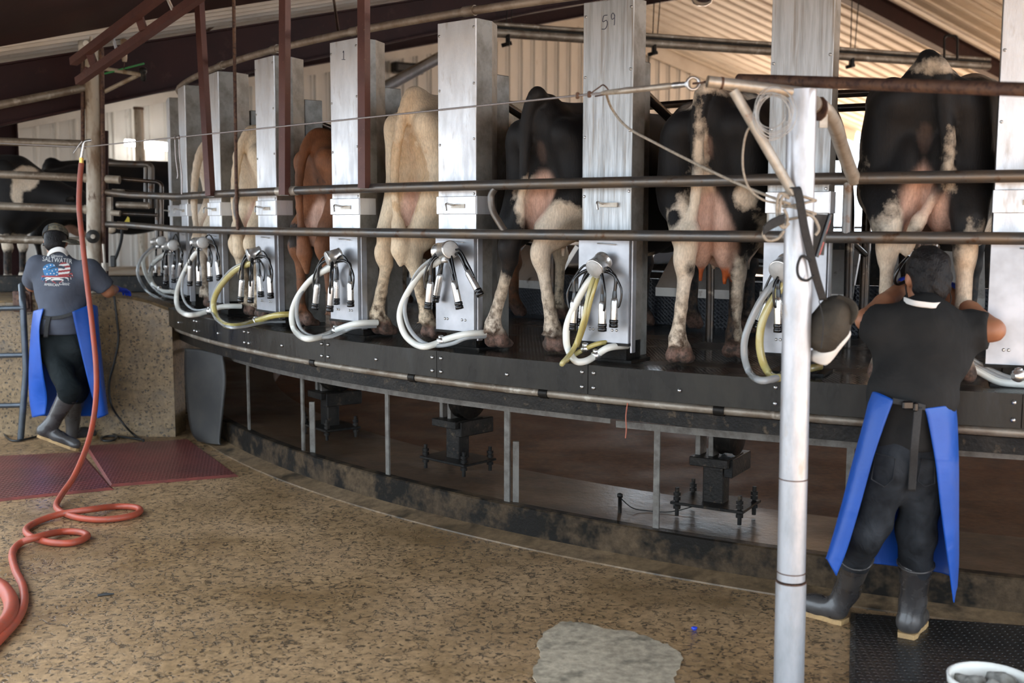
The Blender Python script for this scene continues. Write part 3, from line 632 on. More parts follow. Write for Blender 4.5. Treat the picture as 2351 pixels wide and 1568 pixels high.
# ------------------------------------------------------------------ hide material
def hide(name, dark, dark2, light, light2, pink=(.70, .45, .35), edge=.016):
    m, nt, b, L = new_mat(name); oc = nd(nt, 'ShaderNodeTexCoord').outputs['Object']
    def at(n): return nd(nt, 'ShaderNodeAttribute', attribute_name=n).outputs['Fac']
    def noise(sc_, d=4, st=(1, 1, 1)):
        mp = nd(nt, 'ShaderNodeMapping'); mp.inputs['Scale'].default_value = st; L(oc, mp.inputs[0]); n = nd(nt, 'ShaderNodeTexNoise', Scale=sc_, Detail=d, Roughness=.65); L(mp.outputs[0], n.inputs['Vector']); return n.outputs[0]
    def mth(op, a, c):
        q = nd(nt, 'ShaderNodeMath', operation=op)
        for i, v in ((0, a), (1, c)):
            if hasattr(v, 'node'): L(v, q.inputs[i])
            else: q.inputs[i].default_value = v
        return q.outputs[0]
    big = noise(3.5, 3); fur = noise(70, 3, (1.6, 1.6, .45))
    d_ = mixc(nt, ramp(nt, big, .4, .65).outputs[0], dark, dark2); l_ = mixc(nt, ramp(nt, big, .38, .66).outputs[0], light, light2)
    f = mth('ADD', at('coat'), mth('MULTIPLY', mth('SUBTRACT', noise(16, 5), .5), edge*4))
    f = mth('ADD', f, mth('MULTIPLY', mth('SUBTRACT', fur, .5), .016))
    fac = ramp(nt, mth('ADD', mth('MULTIPLY', f, 40), .5), 0, 1).outputs[0]
    col = mixc(nt, fac, l_, d_); col = mixc(nt, at('pink'), col, mixc(nt, ramp(nt, noise(9), .35, .7).outputs[0], pink, tuple(c*.72 for c in pink)))
    col = mixc(nt, at('dip'), col, (.42, .085, .015))
    dm = mth('MULTIPLY', at('dirt'), ramp(nt, noise(22, 6), .42, .62).outputs[0]); col = mixc(nt, dm, col, (.085, .052, .032))
    col = mixc(nt, at('hoof'), col, mixc(nt, ramp(nt, noise(25), .4, .6).outputs[0], (.20, .115, .085), (.06, .04, .03)))
    mm = nt.nodes.new('ShaderNodeMix'); mm.data_type = 'RGBA'; mm.blend_type = 'MULTIPLY'; mm.inputs[0].default_value = 1; L(col, mm.inputs[6])
    L(ramp(nt, fur, .3, .7, (.78, .77, .75, 1), (1.12, 1.12, 1.12, 1)).outputs[0], mm.inputs[7]); L(mm.outputs[2], b.inputs['Base Color'])
    bm = nd(nt, 'ShaderNodeBump', Strength=.35, Distance=.006); L(fur, bm.inputs['Height']); L(bm.outputs[0], b.inputs['Normal'])
    b.inputs['Roughness'].default_value = .62; b.inputs['Sheen Weight'].default_value = .03; b.inputs['Specular IOR Level'].default_value = .25
    return m
BLK, BLK2 = (.0055, .0055, .0065), (.013, .011, .010); WHT, WHT2 = (.74, .64, .52), (.62, .50, .37)
M['holstein'] = hide('black_and_white_hide', BLK, BLK2, WHT, WHT2)
M['tan'] = hide('tan_hide', (.64, .45, .27), (.70, .52, .34), (.82, .68, .50), (.72, .55, .37), edge=.06)
M['spotted'] = hide('spotted_cream_hide', BLK, BLK2, (.80, .67, .50), (.70, .55, .38))
M['brown'] = hide('brown_hide', (.018, .013, .011), (.03, .02, .015), (.24, .095, .042), (.14, .058, .028), edge=.05)
def cow_body(name, feet, hocks, tail, switch=None, lean=0, fat=1.0, front=True, head=(0, 2.72, .92), topz=1.36, seed=0, headon=False, uz=0, uw=1.):
    """local frame: x right, y towards the head, z up; rear at y=0"""
    ys = 3.05; dz = topz-1.36
    g = SDF((-.58, -.18, -.02), (.58, ys, 1.58+dz), .0155)
    zz = lambda z: z+dz*min(1, z/1.2)
    def P(x, y, z): return (x, y, zz(z))
    g.ell(P(0, 1.06, .97), (.365*fat, .86, .40), .02); g.ell(P(0, 1.62, .94), (.28, .46, .43), .10)
    g.ell(P(.10, 1.0, .86), (.30*fat, .60, .36), .08)
    g.cone(P(0, .12, 1.285), P(0, .75, 1.30), .075, .10, .06); g.cone(P(0, .75, 1.29), P(0, 1.75, 1.27), .085, .09, .10)
    for sx, fp, hp in ((-1, feet[0], hocks[0]), (1, feet[1], hocks[1])):
        g.cone(P(sx*.225, .60, 1.245), P(sx*.215, .50, 1.20), .055, .06, .07); g.cone(P(sx*.235, .58, 1.22), P(sx*.135, .08, 1.175), .078, .072, .08)
        g.ell(P(sx*.132, .055, 1.19), (.05, .05, .055), .05)
        g.ell(P(sx*.180, .40, 1.01), (.135, .31, .32), .08); g.ell(P(sx*.205, .58, .82), (.10, .17, .22), .08)
        g.cone(P(sx*.155, .13, 1.12), P(sx*.190, .17, .80), .100, .082, .07)
        hx, hy, hz = hp; fx, fy = fp
        kx = sx*.19+lean*.3
        g.cone(P(sx*.195, .22, .88), (hx+sx*.012, hy+.045, hz+.15), .105, .070, .05)
        g.cone(P(sx*.205, .42, .80), (hx, hy+.05, hz+.06), .115, .052, .06)
        g.cone(P(sx*.145, .11, .84), (hx, hy-.015, hz+.06), .065, .030, .05)
        g.cone((hx, hy-.015, hz+.03), (hx, hy+.03, hz-.05), .043, .040, .03); g.ell((hx, hy+.01, hz), (.050, .060, .07), .03)
        ax, ay = fx, fy-.075
        g.cone((hx, hy+.025, hz-.05), ((hx*.45+ax*.55), (hy+.02)*.45+(ay+.01)*.55, hz*.45+.06), .039, .0335, .02)
        g.cone(((hx*.45+ax*.55), (hy+.02)*.45+(ay+.01)*.55, hz*.45+.06), (ax, ay, .15), .0335, .038, .02)
        g.ell((ax, ay, .135), (.046, .05, .045), .02)
        for q in (-1, 1):
            g.cone((ax+q*.012, ay+.005, .12), (fx+q*.026, fy-.03, .075), .034, .036, .010)
            g.cone((fx+q*.033, fy-.045, .045), (fx+q*.037, fy+.03, .025), .040, .027, .003); g.ell((ax+q*.030, ay-.040, .105), (.013, .012, .017), .006)
    g.cone(P(0, .15, 1.22), P(0, .21, .90), .115, .10, .07)
    # udder
    g.ell(P(0, .46, .69+uz), (.185*uw, .25, .22), .05); 
    for sx in (-1, 1):
        g.ell(P(sx*.060*uw, .20-.02*(uw-1)*5, .73+uz), (.082*uw, .125*uw, .26), .02); g.cone(P(sx*.060, .20, .49+uz), P(sx*.064, .19, .41+uz), .021, .013, .015); g.cone(P(sx*.085, .52, .54+uz), P(sx*.09, .53, .47+uz), .02, .012, .015)
    # vulva and rear crease
    g.ell(P(0, .10, 1.09), (.024, .03, .06), .03)
    if front:
        for sx in (-1, 1):
            g.ell(P(sx*.215, 1.66, 1.0), (.10, .20, .33), .09); g.cone(P(sx*.20, 1.62, .80), P(sx*.175, 1.66, .45), .085, .052, .05); g.ell(P(sx*.175, 1.675, .43), (.052, .055, .065), .03)
            g.cone((sx*.175, 1.665, .42), (sx*.175, 1.655, .15), .040, .034, .02); g.ell((sx*.175, 1.65, .135), (.042, .046, .042), .02)
            for q in (-1, 1): g.cone((sx*.175+q*.022, 1.67, .10), (sx*.175+q*.026, 1.72, .035), .034, .034, .01)
        hx, hy, hz = head; hz += dz
        px_, py_, pz_ = hx*.55, 2.36, (1.12+dz)*.5+(hz+.2)*.5
        g.cone(P(0, 1.80, 1.05), (px_, py_, pz_), .225, .13, .10); g.cone(P(0, 1.80, .86), (px_, py_-.05, pz_-.10), .14, .08, .08)
        d = (Vector((hx, hy, hz))-Vector((px_, py_, pz_))).normalized(); H = Vector((px_, py_, pz_)); q1 = H+d*.16; q2 = H+d*.44
        g.cone(H, q1, .115, .105, .05); g.cone(q1, q2, .10, .066, .05); g.ell(q2+d*.03, (.070, .06, .055), .04)
        sd = d.cross(Vector((0, 0, 1))).normalized(); upv = sd.cross(d)
        g.ell(H+upv*.09-d*.03, (.06, .06, .05), .04)
        for sx in (-1, 1):
            e = H+sd*sx*.10+upv*.04-d*.02; rot = Matrix((sd*sx, d, upv)).transposed()
            g.cone(e, e+sd*sx*.09, .022, .035, .02); g.ell(e+sd*sx*.13-Vector((0, 0, .012)), (.075, .022, .042), .02, rot)
            g.ell(q1+sd*sx*.088+upv*.03, (.022, .03, .022), .01)
    rs = np.random.RandomState(seed); ph = rs.rand(6)*6
    g.disp(lambda X, Y, Z: .004*np.sin(X*9+ph[0]+Y*4)*np.sin(Z*8+ph[1])+.003*np.sin(Y*14+ph[2]+Z*9))
    # tail, kept crisp
    tl = [(0, .16, 1.345+dz), (0, .07, 1.355+dz)]+list(tail); nt_ = len(tl); rr = [.048]+[.040-.020*i/(nt_-1) for i in range(1, nt_)]
    g.chain(smooth_path([Vector(p) for p in tl], 3), np.interp(np.linspace(0, 1, (nt_-1)*3+1), np.linspace(0, 1, nt_), rr).tolist(), .018)
    if switch:
        for (p, q, ra, rb) in switch: g.cone(p, q, ra, rb, .02)
    g.clip(lambda X, Y, Z: -Z+0*X+0*Y)
    return g.mesh(name, 1)
def blob_field(V, base, blobs):
    """base >0 dark, <0 light; blobs (kind, (x,y,z), (rx,ry,rz))"""
    f = np.full(len(V), .25 if base == 'D' else -.25)
    for kind, c, r in blobs:
        c = np.array(c); r = np.array(r); q = (1-np.sqrt((((V-c)/r)**2).sum(1)))*r.min()
        f = np.maximum(f, np.minimum(q, .25)) if kind == 'D' else np.minimum(f, np.maximum(-q, -.25))
    return f
def sstep(x, a, b): t = np.clip((x-a)/(b-a), 0, 1); return t*t*(3-2*t)
def finish_cow(o, me, V, base, blobs, dip=0, uz=0, uw=1., pinkz=(.40, .86), tailw=None, tags=True, dirt=1.0, nohoof=False):
    f = blob_field(V, base, blobs); attr(me, 'coat', f)
    ud = sstep(1-np.sqrt((V[:, 0]/(.155*uw))**2+((V[:, 1]-.34)/.36)**2+((V[:, 2]-.66-uz)/.28)**2), -.08, .10)*(V[:, 2] < 1.1)
    vu = sstep(1-np.sqrt((V[:, 0]/.035)**2+((V[:, 1]-.08)/.05)**2+((V[:, 2]-1.09)/.08)**2), -.1, .3)
    attr(me, 'pink', np.clip(ud+vu*(.25 if dip else .08), 0, 1)); attr(me, 'dirt', dirt*sstep(V[:, 2], .62, .08)*(1)); attr(me, 'hoof', sstep(V[:, 2], .125, .075)); attr(me, 'dip', dip*sstep(V[:, 2], .50, .46)*(V[:, 2] > .38)*(np.abs(np.abs(V[:, 0])-.062) < .026)*(np.abs(V[:, 1]-.195) < .032))
def cow(k, label, feet_px, hock_px, tail, base, blobs_px, mt, switch=None, off=0, rr=9.30, da=0, coatname=None, group='cows standing in the stalls of the platform', extra=(), fat=1.0, topz=1.36, dirt=1., head=(0, 2.72, .92), turn=0, uz=0, uw=1.):
    a = PHI-STEP*(k+.5)+da; loc = CI(a, rr, ZD+.009); loc += Vector((math.cos(a), math.sin(a), 0))*off
    rz = a+turn; W = Matrix.Translation(loc)@Matrix.Rotation(rz, 4, 'Z'); Wi = W.inverted()
    def loc_at(x, y, yl):           # pixel -> local point in the plane y = yl of the animal
        o_ = Wi@CP; d = Wi.to_3x3()@ray(x, y); t = (yl-o_.y)/d.y; return o_+d*t
    feet = [(lambda p: (p.x, p.y))(Wi@PZ(*f, ZD)) if isinstance(f, tuple) and len(f) == 2 and abs(f[0]) > 5 else f for f in feet_px]
    hocks = []
    for i, hpx in enumerate(hock_px):
        if len(hpx) == 3: hocks.append(hpx)
        else: q = loc_at(hpx[0], hpx[1], max(.0, feet[i][1]-.16)); hocks.append((q.x, max(.0, feet[i][1]-.16), q.z))
    tl = []
    for p in tail:
        if len(p) == 3 and abs(p[0]) < 5: tl.append(p)
        else: q = loc_at(p[0], p[1], p[2] if len(p) > 2 else .015); tl.append((q.x, q.y, q.z))
    sw = None
    def s3(p):
        if len(p) == 3: return p
        q = loc_at(*p, .01); return (q.x, q.y, q.z)
    if switch: sw = [(s3(s_[0]), s3(s_[1]), s_[2], s_[3]) for s_ in switch]
    me, V = cow_body('cow', feet, hocks, tl, sw, fat=fat, topz=topz, seed=k, head=head, uz=uz, uw=uw)
    bl = []
    scl = F/(W.translation.y)
    for kind, x, y, rx, rz_, (y0, y1) in blobs_px:
        ym = .12 if y0 < .3 else y0; q = loc_at(x, y, ym); bl.append((kind, (q.x, (y0+y1)/2, q.z), (rx/scl, (y1-y0)/2+.001, rz_/scl)))
    o = link('cow', me, mt); o.location = loc; o.rotation_euler = (0, 0, rz); MW[o] = W
    finish_cow(o, me, V, base, bl+list(extra), dirt=dirt, dip=1. if k == 1 else 0., uz=uz, uw=uw); tag(o, label, 'cow', group); return o, loc_at
FAR = (-.4, 1.2)
c1, la1 = cow(0, 'large black cow with white legs and pink udder, rightmost, above the right worker', [(2030, 880), (2205, 884)], [(2036, 575), (2216, 580)],
    [(2165, 165), (2168, 220), (2172, 285), (2178, 330), (2170, 390), (2140, 460), (2105, 515)], 'D',
    [('L', 2190, 155, 95, 22, (-.3, 1.6)), ('L', 1990, 400, 75, 180, (.15, 1.3)), ('L', 2050, 700, 95, 285, (-.3, 1.2)), ('L', 2230, 730, 75, 250, (-.3, 1.2)),
     ('D', 2055, 380, 50, 52, (-.3, .5)), ('D', 2235, 430, 48, 70, (-.3, .6)), ('L', 2185, 375, 22, 90, (-.5, .02)), ('L', 2120, 490, 60, 70, (-.5, .02))], M['holstein'],
    switch=[((2110, 505), (2080, 570), .035, .028), ((2085, 560), (2082, 590), .03, .012)], topz=1.44, fat=.98, uz=.13, uw=1.25, off=.05)
c2, la2 = cow(1, 'black cow with full udder and orange teats, left of the silver pole', [(1565, 838), (1692, 827)], [(1570, 603), (1690, 612)],
    [(1612, 215), (1604, 270), (1600, 330), (1602, 385), (1598, 440), (1590, 500), (1582, 545)], 'D',
    [('L', 1575, 230, 42, 26, (-.3, .35)), ('L', 1640, 205, 70, 16, (-.3, 1.0)), ('L', 1620, 440, 26, 60, (-.3, .6)), ('L', 1560, 700, 62, 260, (-.3, 1.2)), ('L', 1725, 700, 60, 220, (-.3, 1.2)), ('L', 1585, 540, 50, 90, (-.3, .6)),
     ('D', 1545, 455, 26, 40, (-.3, .5)), ('D', 1560, 500, 22, 24, (-.3, .5)), ('D', 1700, 500, 32, 110, (-.3, .5)), ('L', 1715, 455, 22, 26, (-.3, .4)), ('L', 1592, 420, 18, 60, (-.5, .02)), ('L', 1622, 350, 10, 70, (-.3, .2))], M['holstein'], turn=.07, fat=.92, off=.02,
    switch=[((1590, 530), (1580, 575), .045, .042), ((1580, 570), (1578, 603), .044, .015)])
c3, la3 = cow(2, 'black cow with black-tipped white tail, between the 59 cabinet and the wide lit cabinet', [(1150, 802), (1284, 812)], [(1165, 578), (1240, 590)],
    [(1232, 215), (1212, 260), (1206, 320), (1204, 380), (1200, 430), (1190, 480)], 'D',
    [('L', 1238, 465, 30, 60, (-.3, .7)), ('L', 1155, 700, 60, 130, (-.3, 1.2)), ('L', 1290, 640, 70, 160, (-.3, 1.2)), ('L', 1300, 520, 55, 60, (-.3, .6)), ('L', 1200, 435, 16, 36, (-.5, .03)), ('L', 1310, 205, 70, 22, (.5, 2.4))], M['holstein'], turn=.05, uz=.12, fat=.95, off=.03,
    switch=[((1192, 478), (1182, 535), .036, .048), ((1182, 535), (1180, 572), .046, .02)])
c4, la4 = cow(3, 'big cream and tan cow seen from behind, left of the wide white-lit cabinet', [(887, 772), (1000, 782)], [(880, 590), (945, 590)],
    [(0, -.01, 1.28), (-.01, -.05, 1.05), (.0, -.06, .85), (.01, -.05, .72)], 'L',
    [('D', 960, 400, 75, 120, (-.3, 2.0)), ('D', 880, 570, 40, 60, (-.3, .4)), ('D', 930, 240, 12, 8, (.2, .6))], M['tan'], switch=[((.01, -.05, .70), (.02, -.04, .54), .04, .055), ((.02, -.04, .54), (.02, -.04, .46), .055, .02)], topz=1.46, fat=1.02, uz=.08, off=.012)
c5, la5 = cow(4, 'brown cow with dark tail switch, left of the cabinet marked 1', [(-.15, .10), (.16, .16)], [(-.14, 0, .52), (.15, .02, .52)],
    [(0, -.01, 1.18), (-.01, -.05, 1.0), (.0, -.06, .8), (.01, -.05, .64)], 'L', [('D', 725, 540, 40, 40, (-.5, .06)), ('D', 760, 400, 60, 90, (.1, 1.5))], M['brown'], switch=[((.01, -.05, .64), (.02, -.04, .50), .04, .05), ((.02, -.04, .50), (.03, -.03, .38), .05, .02)], topz=1.28)
c6, la6 = cow(5, 'cream cow with small black spots, left of the brown cow', [(-.15, .14), (.16, .10)], [(-.14, 0, .52), (.15, .0, .52)],
    [(0, -.01, 1.22), (-.01, -.05, 1.0), (.0, -.06, .8), (.01, -.05, .64)], 'L', [('D', 516, 345, 20, 28, (-.3, .5)), ('D', 552, 390, 9, 26, (-.3, .9)), ('D', 530, 320, 10, 30, (-.3, .2))], M['spotted'], switch=[((.01, -.05, .64), (.01, -.04, .48), .04, .045)], topz=1.36)
c7, la7 = cow(6, 'black and white cow with white legs, next to the last far cabinets', [(-.15, .12), (.16, .14)], [(-.14, 0, .52), (.15, .0, .52)],
    [(0, -.01, 1.22), (-.01, -.05, 1.0), (.0, -.06, .8), (.01, -.05, .64)], 'L', [('D', 458, 395, 48, 75, (-.1, 2.2)), ('D', 415, 400, 14, 70, (-.4, .04))], M['holstein'], topz=1.34)

# orange teat dip on the second cow's teats
# ------------------------------------------------------------------ cows waiting in the lane on the left
def lane_cow(label, loc, rz, blobs, base='D', head=(0, 2.9, .45), topz=1.44, feet=((-.16, .14), (.16, .05)), mt='holstein', seed=20):
    me, V = cow_body('cow', feet, [(f[0], f[1]-.14, .52) for f in feet], [(0, -.01, 1.25), (0, -.05, 1.0), (.01, -.06, .7)], [((.01, -.06, .7), (.02, -.05, .5), .04, .05)], head=head, topz=topz, seed=seed)
    o = link('cow', me, M[mt]); o.location = loc; o.rotation_euler = (0, 0, rz); MW[o] = Matrix.Translation(loc)@Matrix.Rotation(rz, 4, 'Z')
    finish_cow(o, me, V, base, blobs); return tag(o, label, 'cow')
lane_cow('black cow standing sideways in the lane at far left, head lowered behind rusty pole', Vector((-7.05, 11.95, 1.062)), -math.pi/2-.02,
    [('L', (.25, 1.92, 1.20), (.25, .12, .15)), ('L', (.25, 1.84, 1.02), (.2, .05, .13)), ('L', (0, 1.0, .50), (.5, .95, .14)), ('L', (0, 1.7, .06), (.4, .3, .12)), ('L', (.10, 2.70, .60), (.07, .12, .22)), ('L', (.06, 2.95, .36), (.1, .06, .1))], head=(0, 3.0, .42), topz=1.42)
lane_cow('black cow seen over the lane gate, behind the rusty pole at the far left', Vector((-5.75, 13.55, 1.062)), -math.pi/2+.25, [('L', (0, 1.0, .45), (.5, .9, .1))], head=(0, 2.8, .8), topz=1.46, seed=31)
# ================================================================== milking clusters
def hose_path(px, r0=9.42, bulge=.06, rend=9.40):
    n = len(px); out = []
    for i, (x, y) in enumerate(px):
        u = i/(n-1); rr = r0+bulge*math.sin(math.pi*min(u*1.05, 1))+(rend-r0)*max(0, u-.7)/.3
        p = PR(x, y, rr)
        if p.z < ZD+.02: p = PZ(x, y, ZD+.02)
        out.append(p)
    if n > 7:
        a = ang(out[-1]); out.append(CI(a+.004, 9.27, max(out[-1].z, ZD+.03)))
    return smooth_path(out, 6)
def cluster(label, claw, r_, shells, hoses, tw=.020, rbase=9.45):
    r_ *= 1.12
    f_, b_ = PR(*claw[0], rbase+.02), PR(*claw[1], rbase-.05); c = thing('milking_cluster', label, 'milking cluster', f_, 0, 'milking clusters hanging on the cabinets')
    ax = (b_-f_); L_ = max(ax.length, .085); ax.normalize()
    cl = MB().lathe([(r_*.9, -.004), (r_, -.004), (r_*1.06, -.001), (r_*1.06, .002), (r_*1.06, .012), (r_, .014), (r_, L_-.01), (r_*1.05, L_-.008), (r_*1.05, L_+.002), (r_*.8, L_+.008), (r_*.3, L_+.010)], f_, ax, 22).build('claw_bowl', M['steel'], c)
    MB().lathe([(.002, -.010), (r_*.90, -.009), (r_*.96, -.003), (r_*.96, .002)], f_, ax, 22).build('claw_lid', M['lid'], cl)
    mid = (f_+b_)/2; low = mid-Vector((0, 0, r_*.92))
    MB().lathe([(.012, .0), (.022, -.012), (.024, -.03), (.014, -.036)], low+Vector((0, 0, .012)), (0, 0, 1), 12).build('claw_outlet', M['steel'], cl)
    for i, (t0, t1, rr) in enumerate(shells):
        a, b = PR(*t0, rr), PR(*t1, rr); d = (b-a); Ls = d.length; d.normalize()
        nip = low+(a-low)*.10; nip.z = low.z+.005
        MB().cyl(low, nip+Vector((0, 0, .004)), .006, 8).build('nipple', M['steel'], cl)
        s_ = MB().lathe([(tw*.55, 0), (tw*.8, .004), (tw*.97, .018), (tw, .03), (tw, Ls-.008), (tw*.94, Ls)], a, d, 16).build('teat_cup', M['steel'], c)
        MB().lathe([(tw*.96, Ls-.010), (tw*1.14, Ls-.008), (tw*1.14, Ls+.006), (tw*1.05, Ls+.008), (tw*1.05, Ls+.013), (tw*1.16, Ls+.015), (tw*1.14, Ls+.03), (tw*.6, Ls+.032)], a, d, 16).build('rubber_mouthpiece', M['rubber'], s_)
        MB().lathe([(tw*.5, -.035), (tw*.62, -.012), (tw*.62, .004)], a, d, 12).build('rubber_neck', M['rubber'], s_)
        out_ = (a-low); out_.z = 0; hgt = .012+.25*out_.length
        pts = [low+Vector((0, 0, .0)), low+out_*.45+Vector((0, 0, hgt*.4)), a-d*.10+Vector((0, 0, .005)) if out_.length > .03 else a-d*.06, a-d*.03]
        MB().tube(smooth_path(pts, 6), .0095, 8).build('short_milk_tube', M['rubber'], c)
        sd = Vector((d.y, -d.x, 0)); sd = (out_.normalized() if out_.length > .01 else Vector((1, 0, 0)))*.022
        q = a+d*.035; pts = [low+Vector((0, 0, .006)), low+out_*.6+Vector((0, 0, hgt*.9)), a+sd*1.5-d*.05, q+sd*1.25, q+sd*.4+d*.01]
        MB().tube(smooth_path(pts, 6), .0062, 8).build('short_pulse_tube', M['rubber'], c)
    for (kind, px, rad) in hoses:
        MB().tube(hose_path(px), rad, 12).build('long_milk_hose' if kind != 'hose_clear' else 'long_pulse_hose', M[kind], c)
        if kind != 'hose_clear' and len(px) > 6:
            P = hose_path(px); i = int(len(P)*.80); d = (P[i+1]-P[i-1]).normalized()
            MB().lathe([(rad*.9, -.018), (rad*1.3, -.016), (rad*1.3, .016), (rad*.9, .018)], P[i], d, 12).build('hose_fitting', M['steel'], c)
            MB().lathe([(.008, 0), (.016, .012), (.016, .03), (.006, .034)], P[i], (0, 0, 1), 10).build('fitting_cap', M['steel'], c)
    return c
W_, Y_, C_ = 'hose_white', 'hose_yellow', 'hose_clear'
cluster('steel milking cluster with a yellow hose, hanging on the cabinet numbered 59', [(1365, 617), (1384, 600)], .043,
    [((1318, 688), (1315, 745), 9.46), ((1338, 696), (1337, 735), 9.40), ((1383, 691), (1383, 747), 9.47), ((1411, 684), (1409, 738), 9.43)],
    [(W_, [(1362, 638), (1349, 650), (1322, 697), (1303, 743), (1300, 780), (1306, 806), (1322, 829), (1345, 829), (1368, 816), (1398, 798)], .0185),
     (Y_, [(1366, 636), (1360, 648), (1350, 685), (1339, 737), (1319, 797), (1291, 834), (1300, 828), (1330, 808), (1373, 789)], .013), (Y_, [(1374, 636), (1369, 650), (1357, 690), (1345, 740), (1326, 795)], .010)])
cluster('steel milking cluster with white and clear hoses, hanging on the wide white-lit cabinet', [(1034, 573), (1008, 578)], .043,
    [((988, 646), (984, 697), 9.48), ((1011, 628), (1001, 681), 9.40), ((1042, 644), (1053, 697), 9.48), ((1073, 621), (1098, 668), 9.46)],
    [(W_, [(1012, 596), (1001, 604), (971, 622), (942, 662), (923, 700), (918, 732), (929, 767), (950, 788), (974, 796), (1004, 788), (1020, 780), (1070, 767)], .019),
     (C_, [(1010, 594), (987, 607), (950, 646), (931, 695), (931, 729), (945, 762), (971, 786), (1004, 794), (1041, 788), (1071, 776)], .012), (C_, [(1010, 590), (985, 599), (957, 626), (937, 668), (924, 705)], .010)])
cluster('steel milking cluster with a big white hose loop, on the cabinet marked 1', [(752, 594), (780, 586)], .040,
    [((729, 650), (724, 699), 9.47), ((761, 656), (758, 704), 9.48), ((772, 642), (772, 688), 9.40), ((804, 646), (805, 693), 9.45)],
    [(W_, [(764, 610), (752, 618), (720, 637), (693, 667), (675, 701), (670, 731), (677, 758), (698, 776), (725, 776), (757, 766), (779, 755), (819, 743)], .020),
     (C_, [(762, 608), (746, 616), (709, 648), (687, 683), (681, 720), (690, 752), (712, 771), (752, 774), (792, 760), (816, 751)], .013)])
cluster('milking cluster with yellow and grey hose loop, on the cabinet left of the brown cow', [(570, 586), (595, 580)], .038,
    [((556, 640), (553, 683), 9.47), ((578, 641), (576, 685), 9.47), ((596, 630), (599, 672), 9.40), ((619, 632), (621, 675), 9.43)],
    [(Y_, [(580, 600), (572, 606), (543, 619), (511, 651), (493, 683), (491, 707), (500, 731), (521, 747), (548, 748), (580, 740), (594, 735), (639, 723)], .021),
     (C_, [(579, 598), (566, 603), (535, 616), (505, 648), (487, 683), (486, 710), (498, 735), (525, 751), (560, 750), (610, 740)], .010)])
cluster('steel milking cluster with a white hose, on the cabinet left of the spotted cream cow', [(466, 557), (449, 558)], .038,
    [((437, 608), (436, 647), 9.46), ((456, 608), (457, 648), 9.47), ((481, 598), (482, 637), 9.40), ((499, 597), (503, 634), 9.43)],
    [(W_, [(455, 578), (446, 586), (428, 616), (412, 651), (405, 683), (410, 709), (428, 722), (452, 722), (481, 714), (511, 704)], .020), (C_, [(452, 577), (436, 596), (420, 640), (418, 672), (428, 698), (450, 712), (480, 709)], .010)])
cluster('small far milking cluster, second from the left end of the row', [(398, 563), (383, 566)], .038, [((382, 608), (381, 645), 9.46), ((400, 606), (399, 640), 9.42), ((416, 602), (413, 637), 9.44)],
    [(W_, [(388, 580), (370, 590), (352, 606), (345, 625), (350, 650), (370, 667), (398, 670)], .019), (C_, [(384, 578), (357, 594), (343, 622), (350, 655), (372, 676), (400, 684)], .012)])
cluster('farthest milking cluster at the left end of the row', [(371, 553), (356, 556)], .036, [((358, 594), (357, 628), 9.46), ((374, 592), (374, 626), 9.42)],
    [(W_, [(356, 568), (340, 580), (329, 597), (334, 627), (352, 657), (378, 680)], .018), (C_, [(352, 566), (327, 590), (316, 619), (322, 645), (340, 670), (372, 690)], .014)])
cluster('milking cluster half hidden behind the silver pole, yellow and clear hoses', [(1789, 622), (1806, 606)], .044,
    [((1787, 682), (1787, 748), 9.46), ((1762, 690), (1742, 740), 9.44), ((1818, 676), (1822, 735), 9.44), ((1836, 672), (1840, 730), 9.42)],
    [(C_, [(1793, 642), (1780, 650), (1752, 682), (1729, 725), (1711, 774), (1709, 817), (1721, 855), (1744, 873), (1775, 870), (1800, 862)], .017), (C_, [(1790, 640), (1770, 655), (1740, 700), (1718, 752), (1705, 800), (1712, 842)], .011),
     (Y_, [(1796, 646), (1790, 664), (1766, 702), (1749, 743), (1744, 789), (1751, 829), (1766, 858), (1783, 868), (1805, 860), (1850, 848)], .019)])
